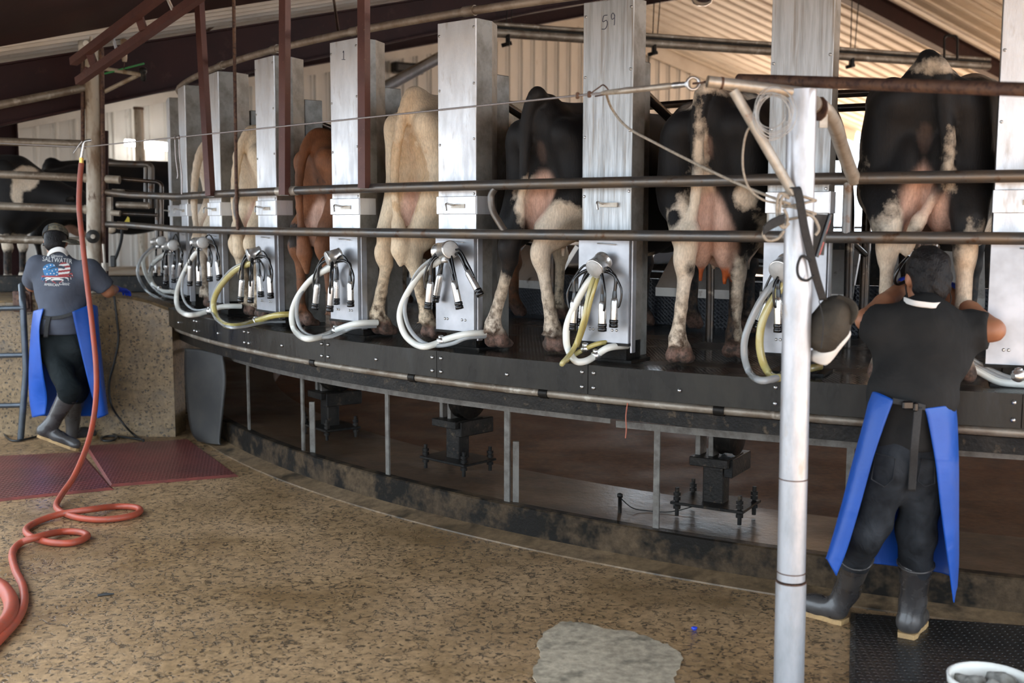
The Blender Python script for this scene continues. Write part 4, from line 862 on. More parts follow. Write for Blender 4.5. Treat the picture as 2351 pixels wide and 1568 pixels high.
# the cluster in use on the rightmost cow
def cluster_on():
    c = thing('milking_cluster', 'milking cluster attached to the udder above the right worker, black tubes', 'milking cluster', PR(2110, 625, 9.38), 0, 'milking clusters hanging on the cabinets')
    base = PR(2112, 625, 9.30); top = [(2088, 562), (2112, 556), (2133, 556), (2150, 560)]
    MB().lathe([(.02, 0), (.043, .005), (.045, .05), (.043, .09), (.02, .1)], base-Vector((0, 0, .06)), (0, 0, 1), 20).build('claw_bowl', M['steel'], c)
    for i, (x, y) in enumerate(top):
        rr = 9.27 if i in (0, 3) else 9.14; b = PR(x, y, rr); a = PR(x*.75+2112*.25-6, y+38, rr+.02); d = (b-a); L_ = d.length; d.normalize()
        s_ = MB().lathe([(.010, 0), (.016, .012), (.0175, .03), (.0175, L_)], a, d, 14).build('teat_cup', M['steel'], c)
        MB().lathe([(.018, L_-.004), (.021, L_), (.020, L_+.03), (.012, L_+.032)], a, d, 14).build('rubber_mouthpiece', M['rubber'], s_)
        MB().tube(smooth_path([a, a-Vector((0, 0, .06)), base+Vector((0, 0, -.05)), base], 6), .009, 8).build('short_milk_tube', M['rubber'], c)
    MB().tube(smooth_path([PR(2086, 590, 9.36), PR(2066, 612, 9.40), PR(2054, 640, 9.40), PR(2062, 652, 9.38), PR(2090, 640, 9.34)], 6), .008, 8).build('short_pulse_tube', M['rubber'], c)
    for kind, dx, dy, rad in ((W_, 0, 8, .019), (C_, 4, -2, .013), (C_, 10, -9, .010), (C_, 2, 3, .009)):
        P = [PR(2105, 660, 9.30)]+[PR(x+dx*.3, y+dy, 9.31) for x, y in [(2150, 745), (2185, 795), (2222, 828), (2250, 845), (2290, 866), (2330, 878), (2380, 878)]]
        P = [p if p.z > ZD+.02 else PZ(p.x and 0, 0, 0) if False else Vector((p.x, p.y, max(p.z, ZD+.02))) for p in P]
        MB().tube(smooth_path(P, 6), rad, 10).build('long_milk_hose' if kind == W_ else 'long_pulse_hose', M[kind], c)
cluster_on()
cl_ = MB().lathe([(.012, -.03), (.024, -.02), (.03, 0), (.024, .02), (.012, .03)], PR(2338, 862, 9.45), (1, .4, 0), 14)
fx_ = thing('hose_coupling', 'round steel hose coupling on the deck at the right edge', 'coupling', PR(2338, 862, 9.45)); cl_.build('body', M['steel'], fx_)
MB().lathe([(.008, 0), (.016, .01), (.016, .03), (.004, .034)], PR(2338, 862, 9.45), (0, 0, 1), 10).build('cap', M['steel'], fx_)
# ================================================================== people
from mathutils.bvhtree import BVHTree
M['skin'] = mat('tan_skin', (.36, .16, .085), (.30, .125, .065), sc_=9, rough=.5, bump=.0006, bs=300)
M['hair'] = mat('black_hair', (.006, .0055, .006), (.014, .012, .012), sc_=30, rough=.5, bump=.006, bs=140, stretch=(1, 1, .5), spec=.25)
def cloth(name, c1, c2, sc_=5, rough=.85, bump=.004, bs=7, fine=400, coat=0):
    m, nt, b, L = new_mat(name); oc = nd(nt, 'ShaderNodeTexCoord').outputs['Object']
    n = nd(nt, 'ShaderNodeTexNoise', Scale=sc_, Detail=5); L(oc, n.inputs['Vector']); L(mixc(nt, ramp(nt, n.outputs[0], .38, .66).outputs[0], c1, c2), b.inputs['Base Color'])
    n1 = nd(nt, 'ShaderNodeTexNoise', Scale=bs, Detail=3, Distortion=1.2); L(oc, n1.inputs['Vector']); n2 = nd(nt, 'ShaderNodeTexNoise', Scale=fine, Detail=1); L(oc, n2.inputs['Vector'])
    b1 = nd(nt, 'ShaderNodeBump', Strength=.8, Distance=bump*3); L(n1.outputs[0], b1.inputs['Height']); b2 = nd(nt, 'ShaderNodeBump', Strength=.4, Distance=.0008); L(n2.outputs[0], b2.inputs['Height']); L(b1.outputs[0], b2.inputs['Normal']); L(b2.outputs[0], b.inputs['Normal'])
    b.inputs['Roughness'].default_value = rough; b.inputs['Coat Weight'].default_value = coat; b.inputs['Specular IOR Level'].default_value = .5 if rough < .6 else .15; return m
M['shirt_dark'] = cloth('charcoal_shirt', (.015, .015, .015), (.023, .0225, .022))
M['shirt_blue'] = cloth('slate_shirt', (.070, .080, .105), (.090, .100, .128))
M['jeans'] = cloth('faded_black_jeans', (.010, .011, .013), (.032, .036, .042), sc_=7, bs=9, bump=.006)
M['jeans_dark'] = cloth('dark_trousers', (.007, .010, .011), (.014, .018, .019), sc_=7, bs=9, bump=.006)
M['boot'] = mat('rubber_boot', (.032, .029, .029), (.06, .055, .052), sc_=6, rough=.22, coat=.25, rough2=.4, bump=.001, bs=30)
M['sole'] = mat('tan_boot_sole', (.42, .27, .12), (.30, .19, .09), sc_=30, rough=.7)
M['apron'] = cloth('blue_vinyl_apron', (.002, .062, .34), (.003, .075, .40), sc_=4, rough=.5, bump=.003, bs=5, coat=.05)
M['glove'] = mat('blue_glove', (.01, .04, .45), rough=.4)
M['strap'] = mat('black_webbing', (.012, .012, .013), (.02, .02, .02), sc_=80, rough=.7)
M['whiteband'] = cloth('white_collar_band', (.72, .71, .69), (.64, .63, .60), bump=.001)
M['camo'] = mat('camouflage_cap', (.20, .18, .13), (.08, .075, .06), sc_=22, thr=(.45, .55), rough=.85, c3=(.40, .24, .06), sc3=30, thr3=(.60, .64))
M['camo_back'] = mat('dark_cap_mesh', (.03, .033, .035), (.045, .045, .045), sc_=60, rough=.9)
M['print_white'] = mat('white_print', (.72, .72, .70), rough=.8); M['print_red'] = mat('red_print', (.33, .055, .06), rough=.8); M['print_blue'] = mat('blue_print', (.045, .17, .36), rough=.8)
def body_mesh(name, g, mt, parent, relax=1):
    me, V = g.mesh(name, relax); me.transform(MW[parent].inverted()); return link(name, me, mt, parent)
def bounds(pts, pad): a = np.array([list(p) for p in pts]); return a.min(0)-pad, a.max(0)+pad
def arm_side(a, b): return (b-a).normalized()
def hand(parent, wrist, tip, up, mt, name='glove', side=1, curl=.5):
    """palm with five unequal bent fingers; wrist -> tip direction, up = back of the hand"""
    w_, d = Vector(wrist), (Vector(tip)-Vector(wrist)).normalized(); up = Vector(up); sx = d.cross(up).normalized(); up = sx.cross(d)
    c = w_+d*.05; g = SDF(*[tuple(v) for v in bounds([w_-d*.06, w_+d*.22, c+sx*.09, c-sx*.09, c+up*.08, c-up*.12], .02)], .005)
    g.cone(w_-d*.05, w_, .034, .031, .02)
    for q in (-.030, -.010, .010, .030): g.cone(w_+sx*q*.6, w_+d*.085+sx*q, .018, .016, .015)
    for q, L_ in ((-.033, .062), (-.011, .076), (.011, .080), (.033, .070)):
        k0 = w_+d*.088+sx*q; k1 = k0+(d*math.cos(curl*.5)-up*math.sin(curl*.5))*L_*.5; k2 = k1+(d*math.cos(curl*1.5)-up*math.sin(curl*1.5))*L_*.32; k3 = k2+(d*math.cos(curl*2.4)-up*math.sin(curl*2.4))*L_*.26
        g.chain([k0, k1, k2, k3], [.0105, .0098, .0090, .008], .004)
    t0 = w_+d*.025+sx*side*.028; t1 = t0+(d*.6+sx*side*.7-up*.25).normalized()*.042; t2 = t1+(d*.85+sx*side*.2-up*.4).normalized()*.034
    g.chain([t0, t1, t2], [.015, .012, .0095], .008); return body_mesh(name, g, mt, parent)
def head_sdf(g, c, fwd, r=1.0):
    """skull, jaw, face, ears; c centre of the head, fwd where it looks"""
    f = Vector(fwd).normalized(); s_ = f.cross(Vector((0, 0, 1))).normalized(); u = s_.cross(f); c = Vector(c); rot = Matrix((s_, f, u)).transposed()
    P = lambda a, b, d: c+s_*a*r+f*b*r+u*d*r
    g.ell(P(0, -.012, .035), (.078*r, .096*r, .092*r), .01, rot); g.ell(P(0, .03, -.035), (.062*r, .070*r, .085*r), .03, rot); g.ell(P(0, .055, -.085), (.040*r, .035*r, .028*r), .03, rot)
    g.cone(P(0, .092, .010), P(0, .112, -.028), .010*r, .015*r, .012); g.ell(P(0, .088, -.062), (.026*r, .014*r, .010*r), .008, rot); g.ell(P(0, .090, -.052), (.024*r, .012*r, .006*r), .004, rot)
    for q in (-1, 1):
        g.ell(P(q*.031, .084, .012), (.018*r, .012*r, .011*r), .006, rot, True); g.ell(P(q*.031, .078, .012), (.013*r, .013*r, .012*r), .002, rot); g.cone(P(q*.018, .092, .030), P(q*.048, .080, .030), .007*r, .006*r, .008)
        g.ell(P(q*.080, -.005, -.005), (.010*r, .020*r, .033*r), .008, rot)
    return P, rot
def sheet(name, rows, mt, parent, thick=.004, nu=5, nv=6):
    """cloth surface through rows of control points, with thickness"""
    R1 = [smooth_path(r, nu) for r in rows]; cols = list(zip(*R1)); C1 = [smooth_path(c, nv) for c in cols]; P = list(zip(*C1))
    P = [list(p) for p in P]; n, m_ = len(P), len(P[0]); N = []
    for i in range(n):
        row = []
        for j in range(m_):
            a = P[min(i+1, n-1)][j]-P[max(i-1, 0)][j]; b = P[i][min(j+1, m_-1)]-P[i][max(j-1, 0)]; q = a.cross(b); row.append(q.normalized() if q.length > 1e-9 else Vector((0, 1, 0)))
        N.append(row)
    mb = MB(); A = [[P[i][j]+N[i][j]*thick/2 for j in range(m_)] for i in range(n)]; B = [[P[i][j]-N[i][j]*thick/2 for j in range(m_)] for i in range(n)]
    mb.grid(A); mb.grid([r[::-1] for r in B]); o = n*m_
    ia = lambda i, j: i*m_+j; ib = lambda i, j: o+i*m_+(m_-1-j); fs = []
    for i in range(n-1): fs += [(ia(i, 0), ia(i+1, 0), ib(i+1, 0), ib(i, 0)), (ia(i+1, m_-1), ia(i, m_-1), ib(i, m_-1), ib(i+1, m_-1))]
    for j in range(m_-1): fs += [(ia(0, j+1), ia(0, j), ib(0, j), ib(0, j+1)), (ia(n-1, j), ia(n-1, j+1), ib(n-1, j+1), ib(n-1, j))]
    mb.f += fs; mb.sm += [False]*len(fs); return mb.build(name, mt, parent)
def folds(amp, fx, fz, ph=0): return lambda X, Y, Z: amp*np.sin(fx*X+fz*Z+ph+1.3*np.sin(5*Z+3*X))*np.sin(.4*fx*X-.7*fz*Z+ph*2)
def boot(parent, top, ankle, heel, toe, rt=.062, name='rubber_boot', zf=None):
    top, ankle, heel, toe = map(Vector, (top, ankle, heel, toe)); fd = (toe-heel).normalized(); 
    g = SDF(*[tuple(v) for v in bounds([top, ankle, heel, toe], .12)], .0085)
    g.cone(top, ankle+(top-ankle)*.15, rt, .052, .02); g.cone(ankle+(top-ankle)*.2, heel+Vector((0, 0, .065))+fd*.04, .053, .050, .03)
    nrm = Vector((0, 0, 1)); nrm = (nrm-fd*nrm.dot(fd)).normalized()
    g.cone(heel+fd*.045+nrm*.055, heel+fd*.15+nrm*.052, .046, .047, .03); g.cone(heel+fd*.13+nrm*.05, toe-fd*.045+nrm*.043, .046, .040, .03); g.ell(toe-fd*.055+nrm*.035, (.046, .046, .035), .02)
    tp = top; ax = (top-ankle).normalized()
    g.clip(lambda X, Y, Z: ((X-tp.x)*ax.x+(Y-tp.y)*ax.y+(Z-tp.z)*ax.z-.0)); hh = heel
    g.clip(lambda X, Y, Z: -((X-hh.x)*nrm.x+(Y-hh.y)*nrm.y+(Z-hh.z)*nrm.z)+.012)
    o = body_mesh(name, g, M['boot'], parent)
    s_ = fd.cross(nrm).normalized(); L_ = (toe-heel).length; out = [(-.005, .034), (.03, .043), (.09, .038), (.16, .047), (L_-.06, .047), (L_-.02, .034), (L_, .010)]
    loop = [heel+fd*a+s_*b for a, b in out]+[heel+fd*a-s_*b for a, b in out[::-1]]; n = len(loop); mb = MB()
    mb.add(loop+[p+nrm*.022 for p in loop], [tuple(range(n)), tuple(range(2*n-1, n-1, -1))]+[(i, n+i, n+(i+1) % n, (i+1) % n) for i in range(n)])
    mb.build('sole', M['sole'], o)
    MB().tube([top+ (lambda a: (ax.orthogonal().normalized()*math.cos(a)+ax.cross(ax.orthogonal().normalized())*math.sin(a))*(rt+.001))(TWO*i/20)-ax*.012 for i in range(20)], .005, 6, True).build('boot_cuff', M['boot'], o)
    return o
# ------------------------------------------------------------------ right worker
pr = thing('person', 'worker in charcoal shirt, blue apron and boots, back turned, reaching up to the udder', 'person', PZ(2030, 1450, 0))
hd = PY(2127, 640, 4.740); nk = PY(2122, 706, 4.690); shL, shR = PY(2025, 748, 4.640), PY(2232, 758, 4.640); elL, elR = PY(1990, 734, 4.70), PY(2280, 758, 4.60); haL, haR = PY(2084, 648, 5.02), PY(2160, 660, 5.02)
ch = PY(2122, 800, 4.600); wa = PY(2092, 925, 4.520); pe = PY(2088, 1010, 4.510); hpL, hpR = PY(2048, 1045, 4.500), PY(2122, 1050, 4.510); knL, knR = PY(1994, 1215, 4.480), PY(2104, 1230, 4.520)
hlL, toL = PZ(1938, 1432, .0), PZ(1856, 1408, .0); hlR, toR = PZ(2080, 1466, .015), PZ(2122, 1412, .015); toR = hlR+(toR-hlR).normalized()*.27; toL = hlL+(toL-hlL).normalized()*.27
anL, anR = PY(1942, 1370, hlL.y+.05), PY(2094, 1400, hlR.y+.06); btL, btR = PY(1966, 1272, 4.48*.66+anL.y*.34), PY(2103, 1288, 4.52*.66+anR.y*.34)
g = SDF(*[tuple(v) for v in bounds([hd+Vector((0, 0, .2)), elL, elR, haL, haR, anL, anR], .12)], .012)
hfw = Vector((-.05, 1, -.18)); Pf, hrot = head_sdf(g, hd, hfw, 1.06)
g.cone(nk-Vector((0, 0, .06)), hd-Vector((0, 0, .05)), .062, .058, .03); g.ell(ch, (.165, .10, .20), .04); g.cone(ch, pe, .12, .12, .05); g.cone(shL, shR, .06, .06, .05)
for s_, e_, h_ in ((shL, elL, haL), (shR, elR, haR)): g.cone(s_, e_, .060, .047, .03); g.cone(e_, e_*.6+h_*.4, .047, .044, .02); g.cone(e_*.6+h_*.4, h_, .044, .030, .02)
for h_, k_, a_ in ((hpL, knL, anL), (hpR, knR, anR)): g.cone(pe*.4+h_*.6, k_, .085, .055, .04); g.cone(k_, a_, .05, .038, .03)
body_mesh('body', g, M['skin'], pr)
hand(pr, haL, haL+Vector((.10, .12, .02)), (-.5, -.2, 1), M['glove'], 'glove', 1); hand(pr, haR, haR+Vector((-.10, .12, .02)), (.5, -.2, 1), M['glove'], 'glove', -1)
g = SDF(*[tuple(v) for v in bounds([hd], .17)], .008); Ph = lambda a, b, d: hd+(hrot@Vector((a, b, d)))*1.06
g.ell(Ph(0, -.020, .040), (.091, .103, .100), .01, hrot); g.ell(Ph(0, -.050, -.03), (.080, .068, .085), .03, hrot); g.ell(Ph(0, .10, -.03), (.075, .075, .085), .02, hrot, True)
for q in (-1, 1): g.ell(Ph(q*.092, .0, -.012), (.022, .03, .042), .01, hrot, True)
nz = np.random.RandomState(2).rand(8)*6
g.disp(lambda X, Y, Z: .004*np.sin(90*X+nz[0]+20*Z)*np.sin(70*Z+nz[1]+30*Y)+.002*np.sin(160*X+90*Z+nz[2])); body_mesh('hair', g, M['hair'], pr)
# shirt
g = SDF(*[tuple(v) for v in bounds([shL, shR, elL, elR, ch, pe, nk], .19)], .011)
g.ell(ch+Vector((0, .01, .0)), (.205, .125, .23), .05); g.cone(shL+Vector((.035, 0, -.03)), shR+Vector((-.035, 0, -.03)), .085, .085, .06); g.cone(ch, wa, .155, .150, .07); g.ell(wa+Vector((0, 0, .03)), (.185, .12, .15), .05); g.ell(pe, (.175, .125, .13), .05)
g.cone(nk+Vector((0, 0, -.06)), nk+Vector((0, .0, .0)), .10, .068, .06)
for s_, e_ in ((shL, elL), (shR, elR)): g.cone(s_, s_*.18+e_*.82, .090, .078, .04)
g.disp(folds(.006, 14, 22, .4)); g.disp(folds(.004, -30, 26, 2.)); zz0 = PY(2090, 1032, 4.510).z
g.clip(lambda X, Y, Z: zz0-Z+0*X+.012*np.sin(9*X)); 
for s_, e_ in ((shL, elL), (shR, elR)):
    ax = (e_-s_).normalized(); q = s_*.22+e_*.78; sg = 1 if s_ is shR else -1
    g.clip(lambda X, Y, Z: np.where(sg*(X-s_.x) > -.02, (X-q.x)*ax.x+(Y-q.y)*ax.y+(Z-q.z)*ax.z, -1))
nkc = nk+Vector((0, .03, .02)); g.cone(nkc, nkc+Vector((0, .02, .2)), .066, .09, 0, True)
body_mesh('shirt', g, M['shirt_dark'], pr)
cb = [PY(x, y, Y) for x, y, Y in ((2076, 688, 4.600), (2096, 695, 4.535), (2123, 699, 4.520), (2148, 701, 4.535), (2168, 697, 4.600))]
sheet('white_collar_band', [[p+Vector((0, 0, .011)) for p in cb], cb, [p+Vector((0, -.006, -.012)) for p in cb]], M['whiteband'], pr, .006)
# trousers
g = SDF(*[tuple(v) for v in bounds([wa, hpL, hpR, knL, knR, btL, btR], .15)], .012); g.ell(pe+Vector((0, .01, -.03)), (.165, .115, .16), .03)
for h_, k_, b_ in ((hpL, knL, btL), (hpR, knR, btR)):
    g.ell(h_+Vector((0, -.025, -.03)), (.092, .10, .12), .05); g.cone(h_, k_, .098, .078, .05); g.cone(k_, b_+(b_-k_).normalized()*.03, .078, .070, .04)
g.disp(folds(.006, 18, 26, 1.)); g.disp(folds(.004, 40, 22, .2)); body_mesh('jeans', g, M['jeans'], pr)
jm = M['jeans_dark']
for pts in ([(2010, 1040), (2056, 1052), (2050, 1100), (2030, 1118), (2000, 1100)], [(2118, 1052), (2146, 1058), (2146, 1110), (2122, 1118), (2106, 1104)]):
    Yb = 4.375; MB().tube([PY(x, y, Yb) for x, y in pts], .003, 6, True).build('pocket_stitching', M['jeans'], pr)
boot(pr, btL, anL, hlL, toL, .072); boot(pr, btR, anR, hlR, toR, .074)
# apron: open at the back, two flaps
def AP(*q): return [PY(x, y, Y) for x, y, Y in q]
rows = [AP((2052, 918, 4.360), (2012, 900, 4.440), (2000, 905, 4.560), (2030, 920, 4.634), (2095, 930, 4.652), (2165, 930, 4.634), (2192, 925, 4.560), (2180, 930, 4.420), (2122, 938, 4.360)),
        AP((2035, 962, 4.360), (1995, 960, 4.420), (1985, 970, 4.560), (2020, 985, 4.647), (2095, 990, 4.661), (2170, 985, 4.647), (2196, 975, 4.560), (2188, 970, 4.420), (2130, 962, 4.360)),
        AP((2005, 1050, 4.360), (1968, 1060, 4.420), (1958, 1070, 4.560), (2000, 1080, 4.661), (2090, 1085, 4.675), (2180, 1080, 4.661), (2200, 1070, 4.560), (2190, 1065, 4.420), (2148, 1060, 4.360)),
        AP((1975, 1160, 4.370), (1940, 1165, 4.420), (1932, 1175, 4.560), (1985, 1180, 4.675), (2085, 1185, 4.688), (2180, 1185, 4.675), (2200, 1180, 4.580), (2192, 1170, 4.440), (2160, 1165, 4.380)),
        AP((1945, 1260, 4.380), (1912, 1255, 4.430), (1910, 1262, 4.560), (1975, 1265, 4.679), (2080, 1275, 4.697), (2180, 1285, 4.679), (2200, 1285, 4.598), (2194, 1280, 4.460), (2175, 1275, 4.410)),
        AP((1920, 1322, 4.390), (1900, 1285, 4.440), (1903, 1285, 4.580), (1970, 1290, 4.679), (2075, 1302, 4.697), (2170, 1318, 4.679), (2196, 1340, 4.616), (2194, 1360, 4.500), (2190, 1383, 4.440))]
sheet('apron', rows, M['apron'], pr, .004)
bl = AP((2050, 920, 4.360), (2070, 924, 4.348), (2090, 928, 4.345), (2108, 932, 4.348), (2124, 936, 4.360)); sheet('waist_strap', [[p+Vector((0, 0, .012)) for p in bl], [p-Vector((0, 0, .012)) for p in bl]], M['strap'], pr, .004)
bk = PY(2084, 930, 4.330); MB().box(bk, (.045, .02, .034), None, .006).build('buckle', M['rubber'], pr); MB().box(PY(2102, 934, 4.330), (.022, .022, .038), None, .006).build('buckle', M['rubber'], pr)
hs = AP((2108, 935, 4.335), (2104, 980, 4.330), (2099, 1030, 4.330), (2096, 1080, 4.360), (2093, 1128, 4.380)); sheet('hanging_strap', [[p-Vector((.016, 0, 0)) for p in hs], [p+Vector((.016, 0, 0)) for p in hs]], M['strap'], pr, .004)
MB().tube(smooth_path([Ph(.088, .0, -.03), Ph(.09, -.02, -.09), nk+Vector((.07, -.04, -.02))], 5), .0025, 6).build('earphone_wire', M['cord'], pr); MB().tube(smooth_path([Ph(-.088, .0, -.03), Ph(-.09, -.02, -.09), nk+Vector((-.07, -.04, -.02))], 5), .0025, 6).build('earphone_wire', M['cord'], pr)
# ------------------------------------------------------------------ left worker
pl_ = thing('person', 'worker in slate printed shirt, camouflage cap and blue apron, at the concrete wall', 'person', PZ(140, 1030, 0))
YB = 8.62
hd = PY(128, 556, 8.76); nk = PY(138, 592, 8.66); shL, shR = PY(88, 612, YB), PY(205, 620, YB); elR = PY(248, 668, 8.72); haR = PY(266, 664, 8.98); elL = PY(74, 655, 8.86); haL = PY(108, 668, 9.0)
ch = PY(142, 660, YB); wa = PY(142, 735, YB-.02); pe = PY(142, 775, YB); hpL, hpR = PY(112, 790, YB), PY(172, 790, YB)
knL, knR = PY(160, 895, 8.40), PY(178, 890, 8.72); hlL = PY(88, 1002, 8.42); toL = PZ(181, 1036, .0); anL = PY(112, 985, 8.44); btL = PY(156, 908, 8.42)
hlR = PZ(156, 1014, 0); toR = hlR+Vector((.16, .20, 0)); anR = PY(165, 975, hlR.y+.04); btR = PY(176, 905, 8.72)
g = SDF(*[tuple(v) for v in bounds([hd+Vector((0, 0, .2)), elL, elR, haL, haR, anL, anR, shL, shR], .13)], .0135)
hfw = Vector((-.25, 1, -.50)); Pf, hrot = head_sdf(g, hd, hfw, 1.05)
g.cone(nk-Vector((0, 0, .06)), hd-Vector((0, .02, .05)), .062, .058, .03); g.ell(ch, (.16, .09, .20), .04); g.cone(ch, pe, .10, .09, .05); g.cone(shL, shR, .06, .06, .05)
for s_, e_, h_ in ((shL, elL, haL), (shR, elR, haR)): g.cone(s_, e_, .060, .050, .03); g.cone(e_, e_*.6+h_*.4, .052, .045, .02); g.cone(e_*.6+h_*.4, h_, .045, .030, .02)
for h_, k_, a_ in ((hpL, knL, anL), (hpR, knR, anR)): g.cone(pe*.4+h_*.6, k_, .085, .055, .04); g.cone(k_, a_, .05, .038, .03)
body_mesh('body', g, M['skin'], pl_)
hand(pl_, haR, haR+Vector((.05, .14, -.02)), (0, 0, 1), M['glove'], 'glove', -1); hand(pl_, haL, haL+Vector((.03, .14, .0)), (0, 0, 1), M['glove'], 'glove', 1)
Ph = lambda a, b, d: hd+(hrot@Vector((a, b, d)))*1.05
g = SDF(*[tuple(v) for v in bounds([hd], .17)], .009); g.ell(Ph(0, -.022, .030), (.086, .098, .092), .01, hrot); g.ell(Ph(0, -.045, -.035), (.078, .066, .070), .03, hrot); g.ell(Ph(0, .10, -.03), (.078, .078, .095), .02, hrot, True)
for q in (-1, 1): g.ell(Ph(q*.09, .0, -.012), (.022, .03, .042), .01, hrot, True)
body_mesh('hair', g, M['hair'], pl_)
g = SDF(*[tuple(v) for v in bounds([hd], .22)], .008); g.ell(Ph(0, -.010, .050), (.098, .112, .098), .01, hrot); nu_ = hrot@Vector((0, .12, 1)); q0 = Ph(0, -.01, .035)
g.clip(lambda X, Y, Z: -((X-q0.x)*nu_.x+(Y-q0.y)*nu_.y+(Z-q0.z)*nu_.z)); g.ell(Ph(0, -.010, .03), (.090, .104, .10), .0, hrot, True); cap_ = body_mesh('cap', g, M['camo'], pl_)
# cap visor pointing right, as it is worn turned
R1 = []
for i in range(7):
    u = -1+2*i/6; rim_ = hd+hrot@Vector((.098, .005, .045))
    vd = Vector((.98, .10, -.16)).normalized(); vs = Vector((-.1, .98, .1)); q = PY(150+0*u, 551, 8.74)+vs*u*.085
    R1.append([q+vd*(.0+.0*u), q+vd*(.075*(1-.45*u*u))+Vector((0, 0, .008*(1-u*u))), q+vd*(.125*(1-.45*u*u))+Vector((0, 0, -.012))])
sheet('visor', R1, M['camo'], cap_, .005, 3, 3)
g = SDF(*[tuple(v) for v in bounds([hd], .2)], .008); g.ell(Ph(0, -.012, .050), (.0995, .114, .0985), .01, hrot); g.clip(lambda X, Y, Z: -((X-q0.x)*nu_.x+(Y-q0.y)*nu_.y+(Z-q0.z)*nu_.z)-.001); pc = PY(113, 540, 8.7)
g.clip(lambda X, Y, Z: (X-pc.x)+.25*(Y-8.7)+0*Z); g.ell(Ph(0, -.010, .03), (.092, .106, .10), .0, hrot, True); body_mesh('mesh_panel', g, M['camo_back'], cap_)
cb = [PY(x, y, Y) for x, y, Y in ((108, 588, 8.66), (116, 574, 8.60), (134, 567, 8.58), (150, 572, 8.60), (158, 584, 8.66))]
sheet('white_collar_band', [cb, [p+Vector((0, -.008, -.018)) for p in cb], [p+Vector((0, -.012, -.036)) for p in cb]], M['whiteband'], pl_, .008)
MB().sphere(PY(101, 561, 8.70), .012).build('earbud', M['rubber'], pl_)
g = SDF(*[tuple(v) for v in bounds([shL, shR, elL, elR, ch, pe, nk], .2)], .012)
g.ell(ch+Vector((0, .01, .02)), (.225, .135, .22), .05); g.cone(shL+Vector((.04, 0, -.03)), shR+Vector((-.04, 0, -.03)), .085, .085, .06); g.cone(ch, wa, .17, .155, .07); g.ell(wa, (.19, .135, .15), .05); g.ell(pe+Vector((0, 0, .02)), (.185, .135, .10), .05); g.cone(nk+Vector((0, 0, -.08)), nk, .11, .07, .06)
for s_, e_ in ((shL, elL), (shR, elR)): g.cone(s_, s_*.12+e_*.88, .092, .082, .04)
g.disp(lambda X, Y, Z: np.where(Z < 1.42, 1, .25)*.007*np.sin(26*Z-13*X+1.2*np.sin(8*X))*np.sin(6*X+5*Z)); z0 = PY(142, 766, YB).z; g.clip(lambda X, Y, Z: z0-Z+0*X)
for s_, e_ in ((shL, elL), (shR, elR)):
    ax = (e_-s_).normalized(); q = s_*.15+e_*.85; sg = 1 if s_ is shR else -1
    g.clip(lambda X, Y, Z: np.where(sg*(X-s_.x) > .01, (X-q.x)*ax.x+(Y-q.y)*ax.y+(Z-q.z)*ax.z, -1))
nkc = nk+Vector((0, .03, .0)); g.cone(nkc, nkc+Vector((0, .03, .2)), .070, .10, 0, True)
me, V = g.mesh('shirt', 1); bvh = BVHTree.FromPolygons([tuple(v) for v in V], [tuple(p.vertices) for p in me.polygons]); me.transform(MW[pl_].inverted()); shirt = link('shirt', me, M['shirt_blue'], pl_)
# print on the back, laid onto the cloth
def onto(x, y):
    r = ray(x, y).normalized(); h = bvh.ray_cast(CP, r); 
    return (h[0]-r*.006) if h[0] is not None else PY(x, y, YB-.13)
def print_text(s_, cx, cy_, hpx, mt, shear=0, rotd=0, sx=1.0):
    c = bpy.data.curves.new('print', 'FONT'); c.body = s_; c.size = 1; c.align_x = 'CENTER'; c.shear = shear; c.resolution_u = 3
    o = bpy.data.objects.new('print', c); COL.objects.link(o); me_ = bpy.data.meshes.new_from_object(o.evaluated_get(bpy.context.evaluated_depsgraph_get())); bpy.data.objects.remove(o)
    vs = []; ca, sa = math.cos(math.radians(rotd)), math.sin(math.radians(rotd))
    for v in me_.vertices: x, y = v.co.x*hpx*sx, v.co.y*hpx; vs.append(onto(cx+x*ca+y*sa, cy_-(y*ca-x*sa)))
    MB().add(vs, [tuple(p.vertices) for p in me_.polygons]).build('shirt_print', mt, shirt)
print_text('Genuine', 130, 590.0, 8, M['print_white'], .35, 4); print_text('SALTWATER', 131, 602.0, 15.2, M['print_white'], 0, 5.5, .80); print_text('AMERICAN', 118.5, 656.5, 8.5, M['print_white'], 0, 3, .82); print_text('Classic', 147, 654.5, 11, M['print_white'], .4, 4, .8)
